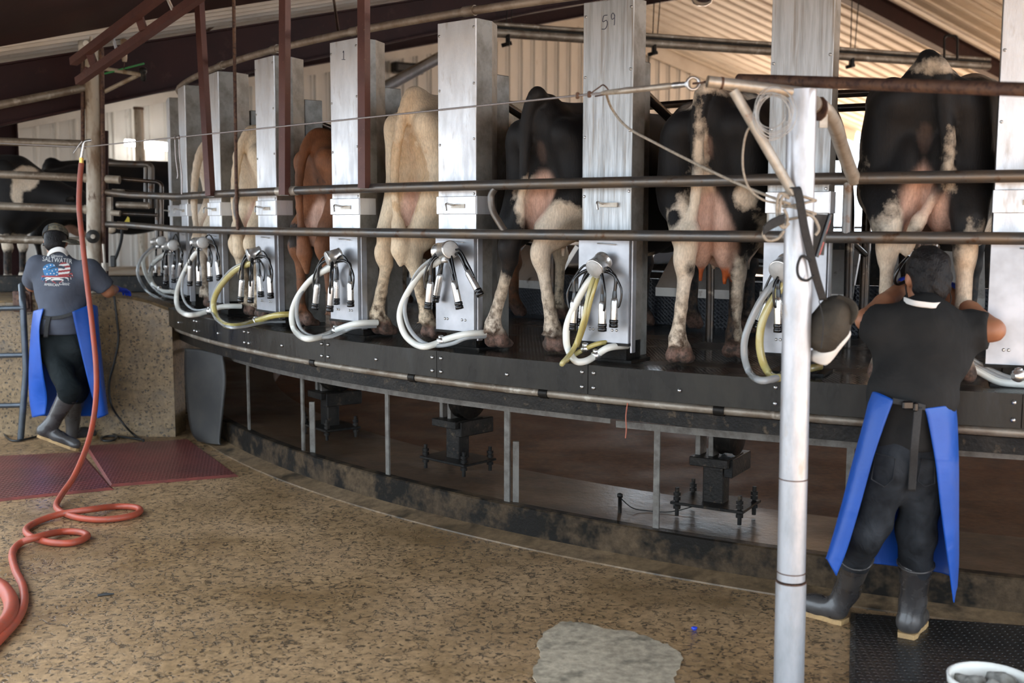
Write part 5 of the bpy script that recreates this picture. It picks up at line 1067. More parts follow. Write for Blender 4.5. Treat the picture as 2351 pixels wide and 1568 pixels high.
def inside(p):
    x, y = p       # crab in its own unit frame, px of the photograph
    def E(cx, cy_, rx, ry, rot=0): c_, s_ = math.cos(rot), math.sin(rot); u, v = (x-cx)*c_+(y-cy_)*s_, -(x-cx)*s_+(y-cy_)*c_; return (u/rx)**2+(v/ry)**2 <= 1
    def S(x0, y0, x1, y1, w0, w1): t = max(0, min(1, ((x-x0)*(x1-x0)+(y-y0)*(y1-y0))/((x1-x0)**2+(y1-y0)**2))); return math.hypot(x-x0-t*(x1-x0), y-y0-t*(y1-y0)) <= w0+(w1-w0)*t
    body = E(131, 630, 27, 9.5) or E(131, 626, 22, 11)
    if E(131, 643, 15, 3.6) and not E(131, 645, 17, 2.0): body = True
    claw_l = (E(113, 615, 15, 9.5, -.25) and not E(121, 618, 11, 4.2, -.3)) or S(103, 622, 106, 630, 4, 4)
    claw_r = (E(148, 612, 13, 10, .2) and not E(138, 614, 12, 4.5, .1)) or S(158, 618, 154, 628, 4, 4)
    legs = any(S(*q) for q in ((110, 634, 97, 634, 1.8, 1.2), (97, 634, 95, 642, 1.2, .7), (112, 637, 100, 640, 1.7, 1.1), (100, 640, 98, 646, 1.1, .6), (116, 639, 106, 643, 1.6, 1.1), (106, 643, 105, 649, 1.1, .6), (152, 630, 165, 628, 1.8, 1.2), (165, 628, 167, 636, 1.2, .7), (152, 634, 162, 635, 1.7, 1.1), (162, 635, 163, 641, 1.1, .6), (150, 637, 156, 639, 1.5, 1), (156, 639, 157, 644, 1, .6), (120, 645, 128, 650, 1.3, .8), (144, 644, 136, 649, 1.3, .8)))
    return body or claw_l or claw_r or legs
cells = {'print_white': MB(), 'print_red': MB(), 'print_blue': MB()}
stars = [(108, 612), (116, 609), (124, 609), (104, 617), (112, 620), (120, 622), (128, 619), (116, 628), (124, 628), (108, 629), (131, 625), (100, 618), (130, 632)]
st = .75
for i in range(100):
    for j in range(70):
        x, y = 93+i*st, 601+j*st
        if not inside((x, y)): continue
        if y > 645 or 633 < y < 636.5: cname = 'print_red'
        elif x < 134 and y < 634: cname = 'print_white' if any((x-a)**2+(y-b)**2 < 1.7 for a, b in stars) else 'print_blue'
        elif y > 636.5: cname = 'print_white' if x > 103 else 'print_blue'
        else: cname = 'print_red' if int((y-603+.12*(x-134))/4.6) % 2 == 0 else 'print_white'
        h_ = st/2; cells[cname].add([onto(x-h_, y+h_), onto(x+h_, y+h_), onto(x+h_, y-h_), onto(x-h_, y-h_)], [(0, 1, 2, 3)])
for nme, mb in cells.items(): mb.build('shirt_print', M[nme], shirt)
g = SDF(*[tuple(v) for v in bounds([wa, hpL, hpR, knL, knR, btL, btR], .15)], .013); g.ell(pe+Vector((0, .0, .0)), (.172, .125, .16), .03)
for h_, k_, b_ in ((hpL, knL, btL), (hpR, knR, btR)): g.ell(h_+Vector((0, -.02, -.03)), (.10, .11, .12), .05); g.cone(h_, k_, .105, .085, .05); g.cone(k_, b_+(b_-k_)*.3, .084, .070, .04)
g.disp(folds(.007, 18, 26, 1.)); body_mesh('trousers', g, M['jeans_dark'], pl_)
boot(pl_, btL, anL, hlL, toL, .078); boot(pl_, btR, anR, hlR, toR, .07)
rows = [AP((100, 708, 8.45), (84, 712, 8.52), (78, 716, 8.66), (105, 722, 8.82), (150, 722, 8.85), (205, 716, 8.80), (224, 705, 8.64), (206, 700, 8.52), (166, 716, 8.42)),
        AP((90, 760, 8.41), (76, 765, 8.52), (72, 770, 8.68), (100, 775, 8.84), (150, 778, 8.88), (208, 775, 8.82), (228, 765, 8.66), (215, 760, 8.52), (176, 765, 8.44)),
        AP((98, 850, 8.43), (72, 850, 8.54), (68, 855, 8.70), (95, 860, 8.86), (150, 862, 8.92), (212, 860, 8.84), (236, 850, 8.66), (226, 848, 8.52), (196, 850, 8.46)),
        AP((108, 910, 8.54), (74, 915, 8.60), (70, 918, 8.72), (95, 920, 8.88), (150, 922, 8.95), (215, 920, 8.86), (243, 915, 8.66), (236, 915, 8.52), (212, 915, 8.48)),
        AP((104, 952, 8.56), (78, 958, 8.62), (76, 958, 8.74), (95, 955, 8.90), (150, 955, 8.96), (215, 955, 8.88), (247, 950, 8.66), (242, 954, 8.54), (224, 961, 8.50))]
sheet('apron', rows, M['apron'], pl_, .004)
bl = AP((95, 728, 8.455), (115, 730, 8.435), (140, 728, 8.43), (160, 722, 8.43), (172, 718, 8.44)); sheet('waist_strap', [[p+Vector((0, 0, .014)) for p in bl], [p-Vector((0, 0, .014)) for p in bl]], M['strap'], pl_, .004)
hs = AP((112, 728, 8.43), (107, 750, 8.43), (105, 775, 8.44)); sheet('hanging_strap', [[p-Vector((.018, 0, 0)) for p in hs], [p+Vector((.018, 0, 0)) for p in hs]], M['strap'], pl_, .004)
# ================================================================== helpers
def proj(p):
    x, y, z = p[0], p[1], p[2]-HC; d = y*math.cos(PT)-z*math.sin(PT); u = y*math.sin(PT)+z*math.cos(PT); return (1175.5+F*x/d, 784-F*u/d)
def along(a, b, px_):
    lo, hi = 0., 1.; f = proj(a)[0] < proj(b)[0]
    for _ in range(40):
        m_ = (lo+hi)/2
        if (proj(a+(b-a)*m_)[0] < px_) == f: lo = m_
        else: hi = m_
    return a+(b-a)*lo
def bolt_stud(parent, p, h=.15, r=.011, nuts=(.06, .105), mt='darksteel'):
    b = MB().cyl(p, p+Vector((0, 0, h)), r, 8).build('anchor_bolt', M[mt], parent)
    for z in nuts: MB().lathe([(r*1.9, z), (r*1.9, z+.018)], p, (0, 0, 1), 6).build('nut', M[mt], b)
    return b
# ================================================================== near silver pole
YP = 4.05
pole = thing('steel_pole', 'tall galvanised pole in the right foreground with a welded bracket', 'pole', Vector((PY(1811, 1568, YP).x, YP, 0)))
pb = Vector((PY(1811, 1568, YP).x, YP, 0)); pt = PY(1841, 206, YP)
pa = lambda y: pb+(pt-pb)*((PY(1825, y, YP).z)/(pt.z))
MB().cyl(pa(1330), pt, .0525, 32).build('upper_tube', M['pole'], pole); MB().cyl(pb, pa(1336), .057, 32).build('lower_sleeve', M['pole'], pole)
for y in (1098, 1312, 1334): MB().tube([pa(y)-Vector((0, 0, .002)), pa(y)+Vector((0, 0, .002))], .0545 if y < 1320 else .058, 32).build('weld_seam', M['rust'], pole)
a, b = PY(1624, 187, 4.0), PY(1848, 214, YP-.01); ar = MB().tube([a, b], .021, 18, cap=False); ar.tube([a, a+(b-a)*.15], .017, 14, cap=False); ar.build('bracket_arm', M['arm'], pole)
MB().cyl(a+(b-a)*.14, a+(b-a)*.15, .017, 14).build('arm_plug', M['rubber_dull'], pole); MB().tube([a+(b-a)*.13, a+(b-a)*.155], .0225, 18).build('rust_band', M['rust'], pole)
MB().cyl(PY(1684, 208, 4.01), PY(1822, 446, YP-.05), .0185, 16).build('bracket_brace', M['arm'], pole)
MB().tube(smooth_path([PY(1868, 238, YP+.02), PY(1893, 252, 4.18), PY(1915, 285, 4.40), PY(1932, 335, 4.66), PY(1948, 380, 4.82), PR(1962, 413, RR)], 8), .030, 16).build('rail_support', M['arm'], pole)
MB().box(PY(1890, 278, YP+.10), (.03, .012, .05)).build('tab', M['arm'], pole)
MB().lathe([(.045, 0), (.045, .004)], PY(1880, 250, YP+.03), (1, .5, 0), 10).build('weld', M['rust'], pole)
# rusty pipe across the top right
rp = thing('rusty_pipe', 'rusty brown horizontal pipe crossing the top of the rightmost cow', 'pipe', PY(1840, 190, 4.15))
MB().cyl(PY(1697, 182, 4.45), PY(2640, 216, 2.95), .0215, 18).build('pipe', M['rust'], rp)
for x, y in ((1778, 184), (1800, 188)): MB().sphere(PY(x, y-1, 4.30), .011, 8, 6, (1.4, .5, .8)).build('paint_blotch', M['whiteplastic'], rp)
# ================================================================== cable, turnbuckle, ropes
CA, CB = PY(1628, 188, 4.02), PY(188, 338, 8.2)
cab_t = thing('steel_cable', 'thin steel cable stretched from the silver pole across to the far left', 'cable', CB)
MB().tube([along(CA, CB, 1385), CB, PY(-60, 326, 9.3)], .0045, 8).build('wire', M['cable'], cab_t)
tb = [along(CA, CB, x) for x in (1590, 1575, 1545, 1530, 1455, 1440, 1390, 1380, 1330)]
MB().tube([tb[2], tb[3], tb[4], tb[5], tb[6]], [.009, .012, .011, .013, .007], 12).build('turnbuckle', M['arm'], cab_t)
MB().tube([tb[5], tb[6], tb[7]], [.012, .010, .006], 10).build('taped_end', M['rope'], cab_t)
MB().tube([tb[0]+Vector((.022*math.cos(i*TWO/16), 0, .022*math.sin(i*TWO/16))) for i in range(16)], .006, 8, True).build('eye_ring', M['bolt'], cab_t)
MB().tube([tb[1], tb[2]], [.010, .012], 10).build('shackle', M['bolt'], cab_t); MB().tube([CA, tb[0]], .004, 8).build('wire_tail', M['rust'], cab_t)
for x in (1325, 1352): p = along(CA, CB, x); MB().box(p, (.016, .02, .026), None, .004).build('cable_clamp', M['rust'], cab_t)
p = along(CA, CB, 1385); MB().tube(smooth_path([along(CA, CB, 1352), p+Vector((-.02, 0, .02)), p+Vector((.0, 0, .03)), p+Vector((.02, 0, .0)), along(CA, CB, 1365)-Vector((0, 0, .01))], 5), .003, 6).build('wire_knot', M['rust'], cab_t)
rope = thing('rope', 'thin pale rope sagging from the cable clamp to the silver pole', 'rope', PY(1800, 470, YP-.08))
pts = [along(CA, CB, 1390), PY(1405, 250, 4.58), PY(1440, 292, 4.52), PY(1500, 326, 4.42), PY(1600, 377, 4.26), PY(1700, 424, 4.10), PY(1790, 460, YP-.06), PY(1815, 468, YP-.065)]
MB().tube(smooth_path(pts, 8), .0055, 8).build('line', M['rope'], rope)
for i in range(4):
    y = 452+i*15; c = pa(y); n = 24; MB().tube([c+Vector((.058*math.cos(TWO*k/n), .058*math.sin(TWO*k/n), (.012 if i % 2 else -.015)*math.cos(TWO*k/n))) for k in range(n)], .0048, 6, True).build('wrap', M['rope'], rope)
for q in ([(1810, 450), (1790, 445), (1783, 480), (1790, 515), (1803, 522), (1808, 500), (1800, 480)], [(1812, 455), (1796, 452), (1790, 490), (1800, 520), (1812, 512)], [(1845, 488), (1868, 500), (1880, 525), (1872, 540)], [(1795, 500), (1765, 520), (1752, 535), (1762, 552), (1785, 548), (1800, 530)]):
    MB().tube(smooth_path([PY(x, y, YP-.075) for x, y in q], 6), .0055, 6).build('loop', M['rope'], rope)
coil = thing('wire_coil', 'coil of thin clear tubing hanging under the pole bracket', 'tubing', PY(1777, 262, YP-.04))
for i in range(6):
    n = 28; c = PY(1776+(i%3-1)*5, 262+(i%4-1.5)*6, YP-.10-.007*i); MB().tube([c+Vector(((.052+.004*i)*math.cos(TWO*k/n), .010*math.sin(2*TWO*k/n+i), (.062+.005*i)*math.sin(TWO*k/n))) for k in range(n)], .0022, 6, True).build('turn', M['hose_clear'], coil)
MB().tube(smooth_path([PY(x, y, YP-.05) for x, y in ((1738, 280), (1716, 300), (1706, 345), (1707, 395), (1722, 435), (1755, 460), (1800, 468))], 6), .0045, 6).build('tail', M['rope'], coil)
# strap, cap and cloth on the pole
st_ = thing('black_strap', 'black webbing strap hanging on the silver pole', 'strap', PY(1850, 540, YP-.1))
sp = [PY(x, y, Y) for x, y, Y in ((1822, 432, 3.97), (1832, 440, 3.96), (1846, 520, 3.97), (1862, 590, 3.98), (1876, 645, 4.0), (1890, 690, 4.02))]
sheet('webbing', [[p-Vector((.015, 0, 0)) for p in sp], [p+Vector((.015, 0, .003)) for p in sp]], M['strap'], st_, .004)
MB().tube(smooth_path([PY(x, y, 3.975) for x, y in ((1862, 600), (1842, 588), (1831, 610), (1834, 635), (1852, 644), (1870, 632))], 6), .005, 8).build('loop', M['strap'], st_)
sheet('side_tail', [[PY(1802, 490, 3.96), PY(1770, 503, 3.95), PY(1752, 520, 3.94)], [PY(1802, 512, 3.96), PY(1775, 525, 3.95), PY(1752, 540, 3.94)]], M['strap'], st_, .004)
tl_ = thing('handheld_tool', 'small black and red tool hanging behind the silver pole', 'tool', PY(1895, 540, 4.12))
MB().sqtube(PY(1886, 492, 4.14), PY(1876, 585, 4.14), .045, .02).build('body', M['rubber_dull'], tl_)
M['redplastic'] = mat('red_plastic', (.55, .10, .10), rough=.4)
MB().sqtube(PY(1903, 505, 4.10), PY(1893, 535, 4.10), .012, .012).build('red_bar', M['redplastic'], tl_); MB().sqtube(PY(1888, 555, 4.10), PY(1878, 585, 4.10), .012, .012).build('red_bar', M['redplastic'], tl_)
MB().cyl(PY(1906, 492, 4.10), PY(1874, 590, 4.10), .009, 8).build('rod', M['rubber'], tl_)
cp = thing('cap', 'dirty dark cap hanging on the strap by the silver pole', 'cap', PY(1905, 745, 4.05)); M['capcloth'] = cloth('dirty_cap_cloth', (.035, .031, .026), (.065, .056, .044), sc_=9, bump=.005, bs=14)
c0 = PY(1905, 745, 4.06); rot = Matrix.Rotation(.42, 3, 'Y'); g = SDF(*[tuple(v) for v in bounds([c0], .2)], .0075)
g.ell(c0, (.075, .085, .115), .01, rot); g.ell(c0+Vector((.0, .03, -.02)), (.066, .080, .105), .0, rot, True)
g.disp(lambda X, Y, Z: .004*np.sin(45*X+30*Z)*np.sin(38*Z-20*X)); body_mesh('crown', g, M['capcloth'], cp)
q = [PY(x, y, Y) for x, y, Y in ((1925, 676, 4.02), (1958, 690, 3.99), (1970, 715, 3.98), (1958, 742, 4.0), (1940, 752, 4.03))]; q2 = [PY(x, y, 4.06) for x, y in ((1908, 690), (1930, 700), (1938, 718), (1935, 735), (1925, 748))]
sheet('brim', [q2, [(a+b)/2+Vector((0, -.012, 0)) for a, b in zip(q, q2)], q], M['capcloth'], cp, .006)
MB().tube([(a+Vector((0, -.001, 0))) for a in smooth_path([PY(x, y, 3.965) for x, y in ((1880, 690), (1890, 740), (1885, 800))], 5)], .002, 5).build('seam', M['strap'], cp)
wc = thing('white_cloth', 'white cloth hanging below the dark cap', 'cloth', PY(1905, 800, 4.1))
sheet('cloth', [[PY(1862, 805, 4.08), PY(1905, 785, 4.04), PY(1942, 747, 4.08)], [PY(1862, 820, 4.06), PY(1910, 805, 4.02), PY(1953, 768, 4.08)], [PY(1863, 828, 4.07), PY(1898, 837, 4.04), PY(1930, 800, 4.08)]], M['whiteband'], wc, .003)
# ================================================================== red steel tubes
for (x1, y1, x0, y0, lab, dY) in ((483, 452, 457, -3, 'leftmost of three vertical red steel hanger tubes', .25), (653, 448, 654, -40, 'middle of three vertical red steel hanger tubes', 0), (836, 432, 835, -40, 'rightmost of three vertical red steel hanger tubes, before the tan cow', 0)):
    p = PR(x1, y1-8, RR+.045); q = PY(x0, y0, p.y+dY); h = thing('hanger_tube', lab, 'steel tube', p, 0, 'red hanger tubes above the guard rail')
    MB().sqtube(p-Vector((0, 0, .02)), q, .052, .052, (.5, .86, 0)).build('tube', M['red'], h); MB().box(p+Vector((0, .03, -.01)), (.05, .05, .03)).build('weld_pad', M['rail'], h)
p = PR(543, 462, RR+.035); q = PY(536, -40, p.y-.05); h = thing('rusty_rod', 'thin rusty vertical rod welded to the guard rails', 'rod', p)
MB().tube([q, p, PR(546, 528, RR+.03)], .012, 8).build('rod', M['rust'], h)
# ladder-like truss in the top left
tr = thing('red_truss', 'slanted red ladder-like steel truss in the top left corner', 'truss', PY(240, 130, 8.2)); TA0, TA1, TB0, TB1 = PY(168, 142, 8.45), PY(372, -12, 7.35), PY(180, 187, 8.45), PY(462, -10, 7.3)
MB().sqtube(TA0, TA1, .055, .055).build('chord', M['red'], tr); MB().sqtube(TB0, TB1, .055, .055).build('chord', M['red'], tr)
for (xa, ya, xb, yb, Y) in ((205, 118, 220, 160, 8.28), (318, 34, 330, 70, 7.75), (195, 160, 215, 172, 8.35)): MB().sqtube(PY(xa, ya, Y), PY(xb, yb, Y), .05, .05).build('brace', M['red'], tr)
MB().cyl(PY(258, 82, 8.05), PY(267, 112, 8.05), .012, 8).build('rung', M['pole'], tr); MB().cyl(PY(385, -3, 7.45), PY(396, 22, 7.5), .012, 8).build('rung', M['pole'], tr)
# ================================================================== rusty pole on the left and its fittings
YL = 9.6
rl = thing('rusty_pole', 'thick rusty off-white pole at the left, behind the left worker', 'pole', Vector((PY(218, 600, YL).x, YL, 1.06)))
MB().tube([PY(218, 672, YL), PY(217, 400, YL), PY(213, 95, YL)], .068, 24).build('pole', M['white_pole'], rl)
MB().tube([PY(238, 640, YL-.02), PY(237, 400, YL-.02), PY(233, 110, YL-.02)], .020, 10).build('dark_pipe', M['rust'], rl); MB().tube([PY(241, 640, YL+.03), PY(241, 300, YL+.03)], .03, 10).build('dark_pipe', M['maroon'], rl)
MB().cyl(PY(209, 84, YL-.07), PY(209, 130, YL-.07), .013, 8).build('conduit', M['white_pole'], rl)
MB().lathe([(.05, 0), (.055, .02), (.055, .12), (.035, .10)], PY(196, 128, YL-.05), (0, 0, 1), 12).build('cap_box', M['whiteplastic'], rl)
MB().lathe([(.0, 0), (.025, .004), (.025, .01)], PY(198, 100, YL-.10), (0, -1, 0), 12).build('insulator', M['whiteplastic'], rl)
MB().lathe([(.012, -.02), (.052, -.018), (.058, 0), (.058, .018), (.03, .022), (.03, .034), (.0, .036)], PY(214, 543, YL-.09), (0, -1, 0), 20).build('round_disc', M['rubber_dull'], rl)
MB().lathe([(.02, 0), (.02, .03)], PY(216, 543, YL-.125), (0, -1, 0), 12).build('disc_hub', M['pipe_old'], rl)
MB().tube([PY(190, 100, YL-.03), PY(190, 330, YL-.03)], .018, 8).build('dark_pipe', M['rust'], rl)
MB().cyl(PY(241, 158, YL-.03), PY(328, 172, YL-.3), .018, 10).build('branch_pipe', M['white_pole'], rl); MB().cyl(PY(241, 210, YL), PY(318, 172, YL-.25), .018, 10).build('branch_brace', M['white_pole'], rl)
M['green'] = mat('green_hose', (.03, .22, .07), rough=.4); MB().cyl(PY(241, 169, YL-.05), PY(330, 146, YL-.3), .009, 8).build('green_tube', M['green'], rl)
MB().lathe([(.016, -.05), (.022, -.04), (.022, .01), (.030, .02), (.030, .05), (.02, .06)], PY(329, 172, YL-.3), (0, 0, 1), 12).build('nozzle', M['darksteel'], rl)
MB().tube([PY(237, 560, YL-.05), PY(240, 600, YL-.05), PY(243, 640, YL-.05), PY(252, 660, YL-.10)], .012, 8).build('drop_tube', M['arm'], rl); MB().lathe([(.03, 0), (.03, .07)], PY(241, 622, YL-.05), (0, 0, 1), 12).build('fitting', M['arm'], rl)
hs_ = thing('hanging_sensor', 'small dirty device hanging beside the rusty pole', 'sensor', PY(285, 130, YL-.2))
MB().lathe([(.018, 0), (.024, .03), (.024, .07), (.03, .08), (.026, .12), (.03, .18), (.012, .19)], PY(286, 142, YL-.2), (0, 0, 1), 10).build('housing', M['white_pole'], hs_); MB().cyl(PY(284, 160, YL-.2), PY(286, 138, YL-.2), .004, 6).build('probe', M['rust'], hs_); MB().tube(smooth_path([PY(286, 90, YL-.2), PY(262, 92, YL-.2)], 5), .004, 6).build('wire', M['cord'], hs_)
# lane rails
for i, (y0, y1, lab) in enumerate(((250, 200, 'topmost slanted'), (323, 331, 'second'), (398, 409, 'third'), (471, 481, 'fourth'), (548, 554, 'lowest'))):
    a, b = PY(-45, y0, 9.1 if i == 0 else 9.45), PY(203, y1, YL); r_ = thing('lane_rail', lab+' pipe rail of the lane left of the rusty pole', 'rail', a, 0, 'lane rails at the far left'); MB().cyl(a, b, .034, 14).build('pipe', M['pipe_old'], r_)
    MB().tube([a+(b-a)*.96, b], .040, 14).build('collar', M['white_pole'], r_)
gt = thing('lane_gate', 'dark wet pipe gate between the rusty pole and the rails', 'gate', PY(300, 560, YL))
for pts, r_, m_ in (([(243, 374), (340, 378), (347, 384), (347, 478)], .030, 'rail'), ([(247, 408), (362, 418), (371, 424), (371, 545)], .018, 'rail_dark'), ([(255, 489), (362, 494)], .017, 'rail_dark'), ([(268, 470), (342, 472)], .03, 'pipe_old'), ([(262, 440), (345, 448)], .026, 'rail_dark'), ([(335, 382), (335, 470)], .02, 'rail'), ([(362, 455), (362, 560)], .022, 'rail')):
    Yg = YL+.05 if m_ != 'rail' else YL+.35; MB().tube(fillet([PY(x, y, Yg) for x, y in pts], .05), r_, 10).build('bar', M[m_], gt)
for x0, x1, y in ((258, 284, 442), (270, 292, 517), (243, 275, 411), (255, 276, 488)): MB().cyl(PY(x0, y, YL-.0), PY(x1, y+2, YL-.0), .036 if y != 488 else .026, 12).build('sleeve', M['white_pole'], gt)
MB().sqtube(PY(248, 452, YL+.02), PY(249, 512, YL+.02), .07, .05).build('upright', M['pipe_old'], gt)
col = thing('cow_collar', 'dark neck collar with a small box on the lowered cow', 'collar', PY(262, 560, 10.6))
MB().tube(smooth_path([PY(x, y, 10.6) for x, y in ((277, 515), (280, 540), (272, 575), (262, 600))], 5), .016, 6).build('strap', M['strap'], col); MB().box(PY(260, 600, 10.6), (.05, .04, .11), None, .008).build('tag_box', M['rubber_dull'], col)
M['yellow'] = mat('yellow_tag', (.60, .48, .03), rough=.5); et = thing('ear_tag', 'yellow ear tag at the lane gate', 'tag', PY(292, 505, 10.4)); MB().prism([(0, 0), (.05, 0), (.055, .06), (.03, .09), (.02, .09)], 0, .004).build('plate', M['yellow'], None) if False else MB().add([PY(284, 512, 10.4), PY(298, 512, 10.4), PY(297, 500, 10.4), PY(293, 497, 10.4), PY(284, 512, 10.41), PY(298, 512, 10.41), PY(297, 500, 10.41), PY(293, 497, 10.41)], [(0, 1, 2, 3), (7, 6, 5, 4), (0, 4, 5, 1), (1, 5, 6, 2), (2, 6, 7, 3), (3, 7, 4, 0)]).build('plate', M['yellow'], et)
# cable clips
for x, lab in ((401, 'left of two small wire clips hanging on the cable'), (410, 'right of two small wire clips hanging on the cable')):
    p = along(CA, CB, x); k = thing('cable_clip', lab, 'clip', p, 0, 'wire clips on the cable'); MB().tube(fillet([p, p-Vector((0, 0, .12)), p+Vector((.012, 0, -.24)), p+Vector((.006, 0, -.36 if x > 405 else -.26))], .03), .005, 6).build('shank', M['cable'], k); MB().tube([p+Vector((0, .012*math.cos(i), .012*math.sin(i))) for i in np.linspace(0, 6.2, 10)], .004, 6).build('hook', M['cable'], k)
# spray gun and the red hose
gn = thing('spray_gun', 'metal wash-down spray gun hanging on the cable at the rusty pole', 'spray gun', CB)
MB().tube(fillet([PY(210, 322, 8.17), PY(193, 324, 8.17), PY(190, 342, 8.17), PY(186, 365, 8.17)], .03), .011, 10).build('barrel', M['bolt'], gn); MB().tube(smooth_path([PY(189, 325, 8.16), PY(180, 335, 8.16), PY(168, 352, 8.15)], 5), .006, 8).build('trigger', M['bolt'], gn); MB().cyl(PY(187, 362, 8.17), PY(187, 376, 8.17), .016, 12).build('brass_nut', mat('brass', (.55, .36, .10), rough=.3, metal=.9), gn)
hz = thing('red_hose', 'long red rubber hose hanging from the spray gun and looping on the floor', 'hose', PZ(130, 1165, 0))
hp_ = [PY(187, 374, 8.17), PY(183, 420, 8.17), PY(182, 480, 8.16), PY(190, 560, 8.14), PY(200, 650, 8.10), PY(212, 750, 8.02), PY(221, 850, 7.90), PY(219, 930, 7.72), PY(204, 1010, 7.45), PY(172, 1090, 7.12), PY(142, 1135, 6.9), PZ(130, 1165, .025), PZ(165, 1185, .023), PZ(225, 1193, .022), PZ(290, 1187, .022), PZ(321, 1175, .022), PZ(312, 1165, .022), PZ(265, 1163, .022), PZ(205, 1170, .045), PZ(140, 1180, .03), PZ(90, 1196, .022), PZ(60, 1215, .022), PZ(72, 1232, .022), PZ(115, 1245, .022), PZ(165, 1246, .022), PZ(200, 1232, .022), PZ(185, 1222, .022), PZ(140, 1221, .022), PZ(85, 1233, .045), PZ(45, 1248, .022), PZ(28, 1272, .022), PZ(36, 1310, .022), PZ(52, 1345, .022), PZ(55, 1385, .022), PZ(38, 1425, .022), PZ(0, 1468, .022), PZ(-60, 1530, .022)]
MB().tube(smooth_path(hp_, 7), .0195, 12).build('hose', M['hose_red'], hz)
h2 = thing('thick_red_hose', 'thick faded red hose curving in at the left edge of the floor', 'hose', PZ(20, 1400, 0)); MB().tube(smooth_path([PZ(x, y, .034) for x, y in ((-50, 1330), (-5, 1342), (20, 1368), (26, 1400), (8, 1435), (-40, 1475))], 8), .034, 14).build('hose', M['hose_red'], h2)
# black cord down the pit wall
cd = thing('electric_cable', 'black cord hanging down the concrete wall and lying on the floor', 'cord', PZ(255, 1000, 0))
MB().tube(smooth_path([PY(262, 680, 9.0), PY(268, 730, 9.0), PY(272, 780, 9.01), PY(262, 835, 9.0), PY(251, 880, 9.0), PY(256, 930, 9.0), PY(285, 975, 8.96), PZ(310, 1000, .012), PZ(330, 1012, .012)], 6), .009, 8).build('drop', M['cord'], cd)
MB().tube(smooth_path([PZ(330, 1010, .012), PZ(280, 1003, .01), PZ(250, 1001, .01), PZ(232, 1006, .01), PZ(240, 1012, .012), PZ(262, 1010, .012), PZ(266, 1000, .02), PZ(245, 990, .012), PZ(215, 985, .012), PZ(185, 998, .012), PZ(100, 1000, .012), PZ(30, 1012, .012), PZ(0, 985, .012), PZ(-30, 975, .012)], 6), .009, 8).build('floor_run', M['cord'], cd)
# ladder at the left edge
ld = thing('pipe_ladder', 'blue-grey steel pipe ladder against the pit wall at the left edge', 'ladder', PZ(60, 1000, 0)); M['ladder'] = mat('blue_grey_pipe', (.085, .10, .12), (.06, .07, .08), sc_=6, rough=.35, metal=.5)
MB().tube(fillet([PY(50, 655, 9.12), PY(52, 690, 8.93), PY(60, 850, 8.92), Vector((PZ(64, 1003, 0).x, 8.9, 0))], .05), .027, 12).build('stile', M['ladder'], ld)
for y in (707, 815, 930): MB().cyl(PY(-70, y+3, 8.92), PY(55, y, 8.92), .021, 10).build('rung', M['ladder'], ld)
hb = thing('rust_plate', 'dark rust-brown plate fixed to the pit wall behind the ladder', 'plate', PY(52, 690, 9.03)); MB().box(PY(52, 692, 9.035), (.15, .03, .17), None, .004).build('plate', M['rust'], hb); MB().box(PY(52, 692, 9.015), (.10, .012, .12), None, .004).build('cover', M['rust'], hb)
# shiny sheet on the entry deck
es = thing('entry_plate', 'shiny wet metal plate on the entry deck behind the pit wall', 'plate', Vector((-3.4, 9.8, 1.06))); MB().prism([(-3.72, 9.36), (-3.05, 9.36), (-3.25, 10.5), (-3.9, 10.5)], 1.062, 1.075).build('sheet', M['box'], es)
for x in (0, 1, 2, 3, 4): MB().cyl(Vector((-3.7+x*.14, 9.4, 1.082)), Vector((-3.87+x*.14, 10.45, 1.082)), .010, 6).build('rib', M['steel'], es)
sp_ = thing('splash_beam', 'dark wet steel beam lying along the entry deck behind the left worker', 'beam', Vector((-5, 11.0, 1.06))); MB().box((-5.0, 11.2, 1.16), (4.6, .10, .17), None, .01).build('beam', M['darksteel'], sp_)
# rubber flap at the left end of the platform
M['flap'] = mat('grey_rubber_flap', (.015, .014, .013), (.028, .025, .021), sc_=4, rough=.5); fp = thing('rubber_flap', 'curved grey rubber flap hanging under the left end of the platform', 'flap', PZ(490, 1020, 0))
def FP(*q): return [PY(x, y, Y) for x, y, Y in q]
sheet('flap', [FP((425, 800, 8.85), (470, 803, 8.72), (512, 812, 8.62)), FP((425, 860, 8.84), (472, 865, 8.70), (518, 870, 8.58)), FP((430, 930, 8.82), (475, 935, 8.68), (512, 940, 8.56)), FP((440, 990, 8.80), (475, 1000, 8.66), (505, 1010, 8.56)), FP((455, 1012, 8.78), (480, 1018, 8.64), (508, 1021, 8.55))], M['flap'], fp, .012)
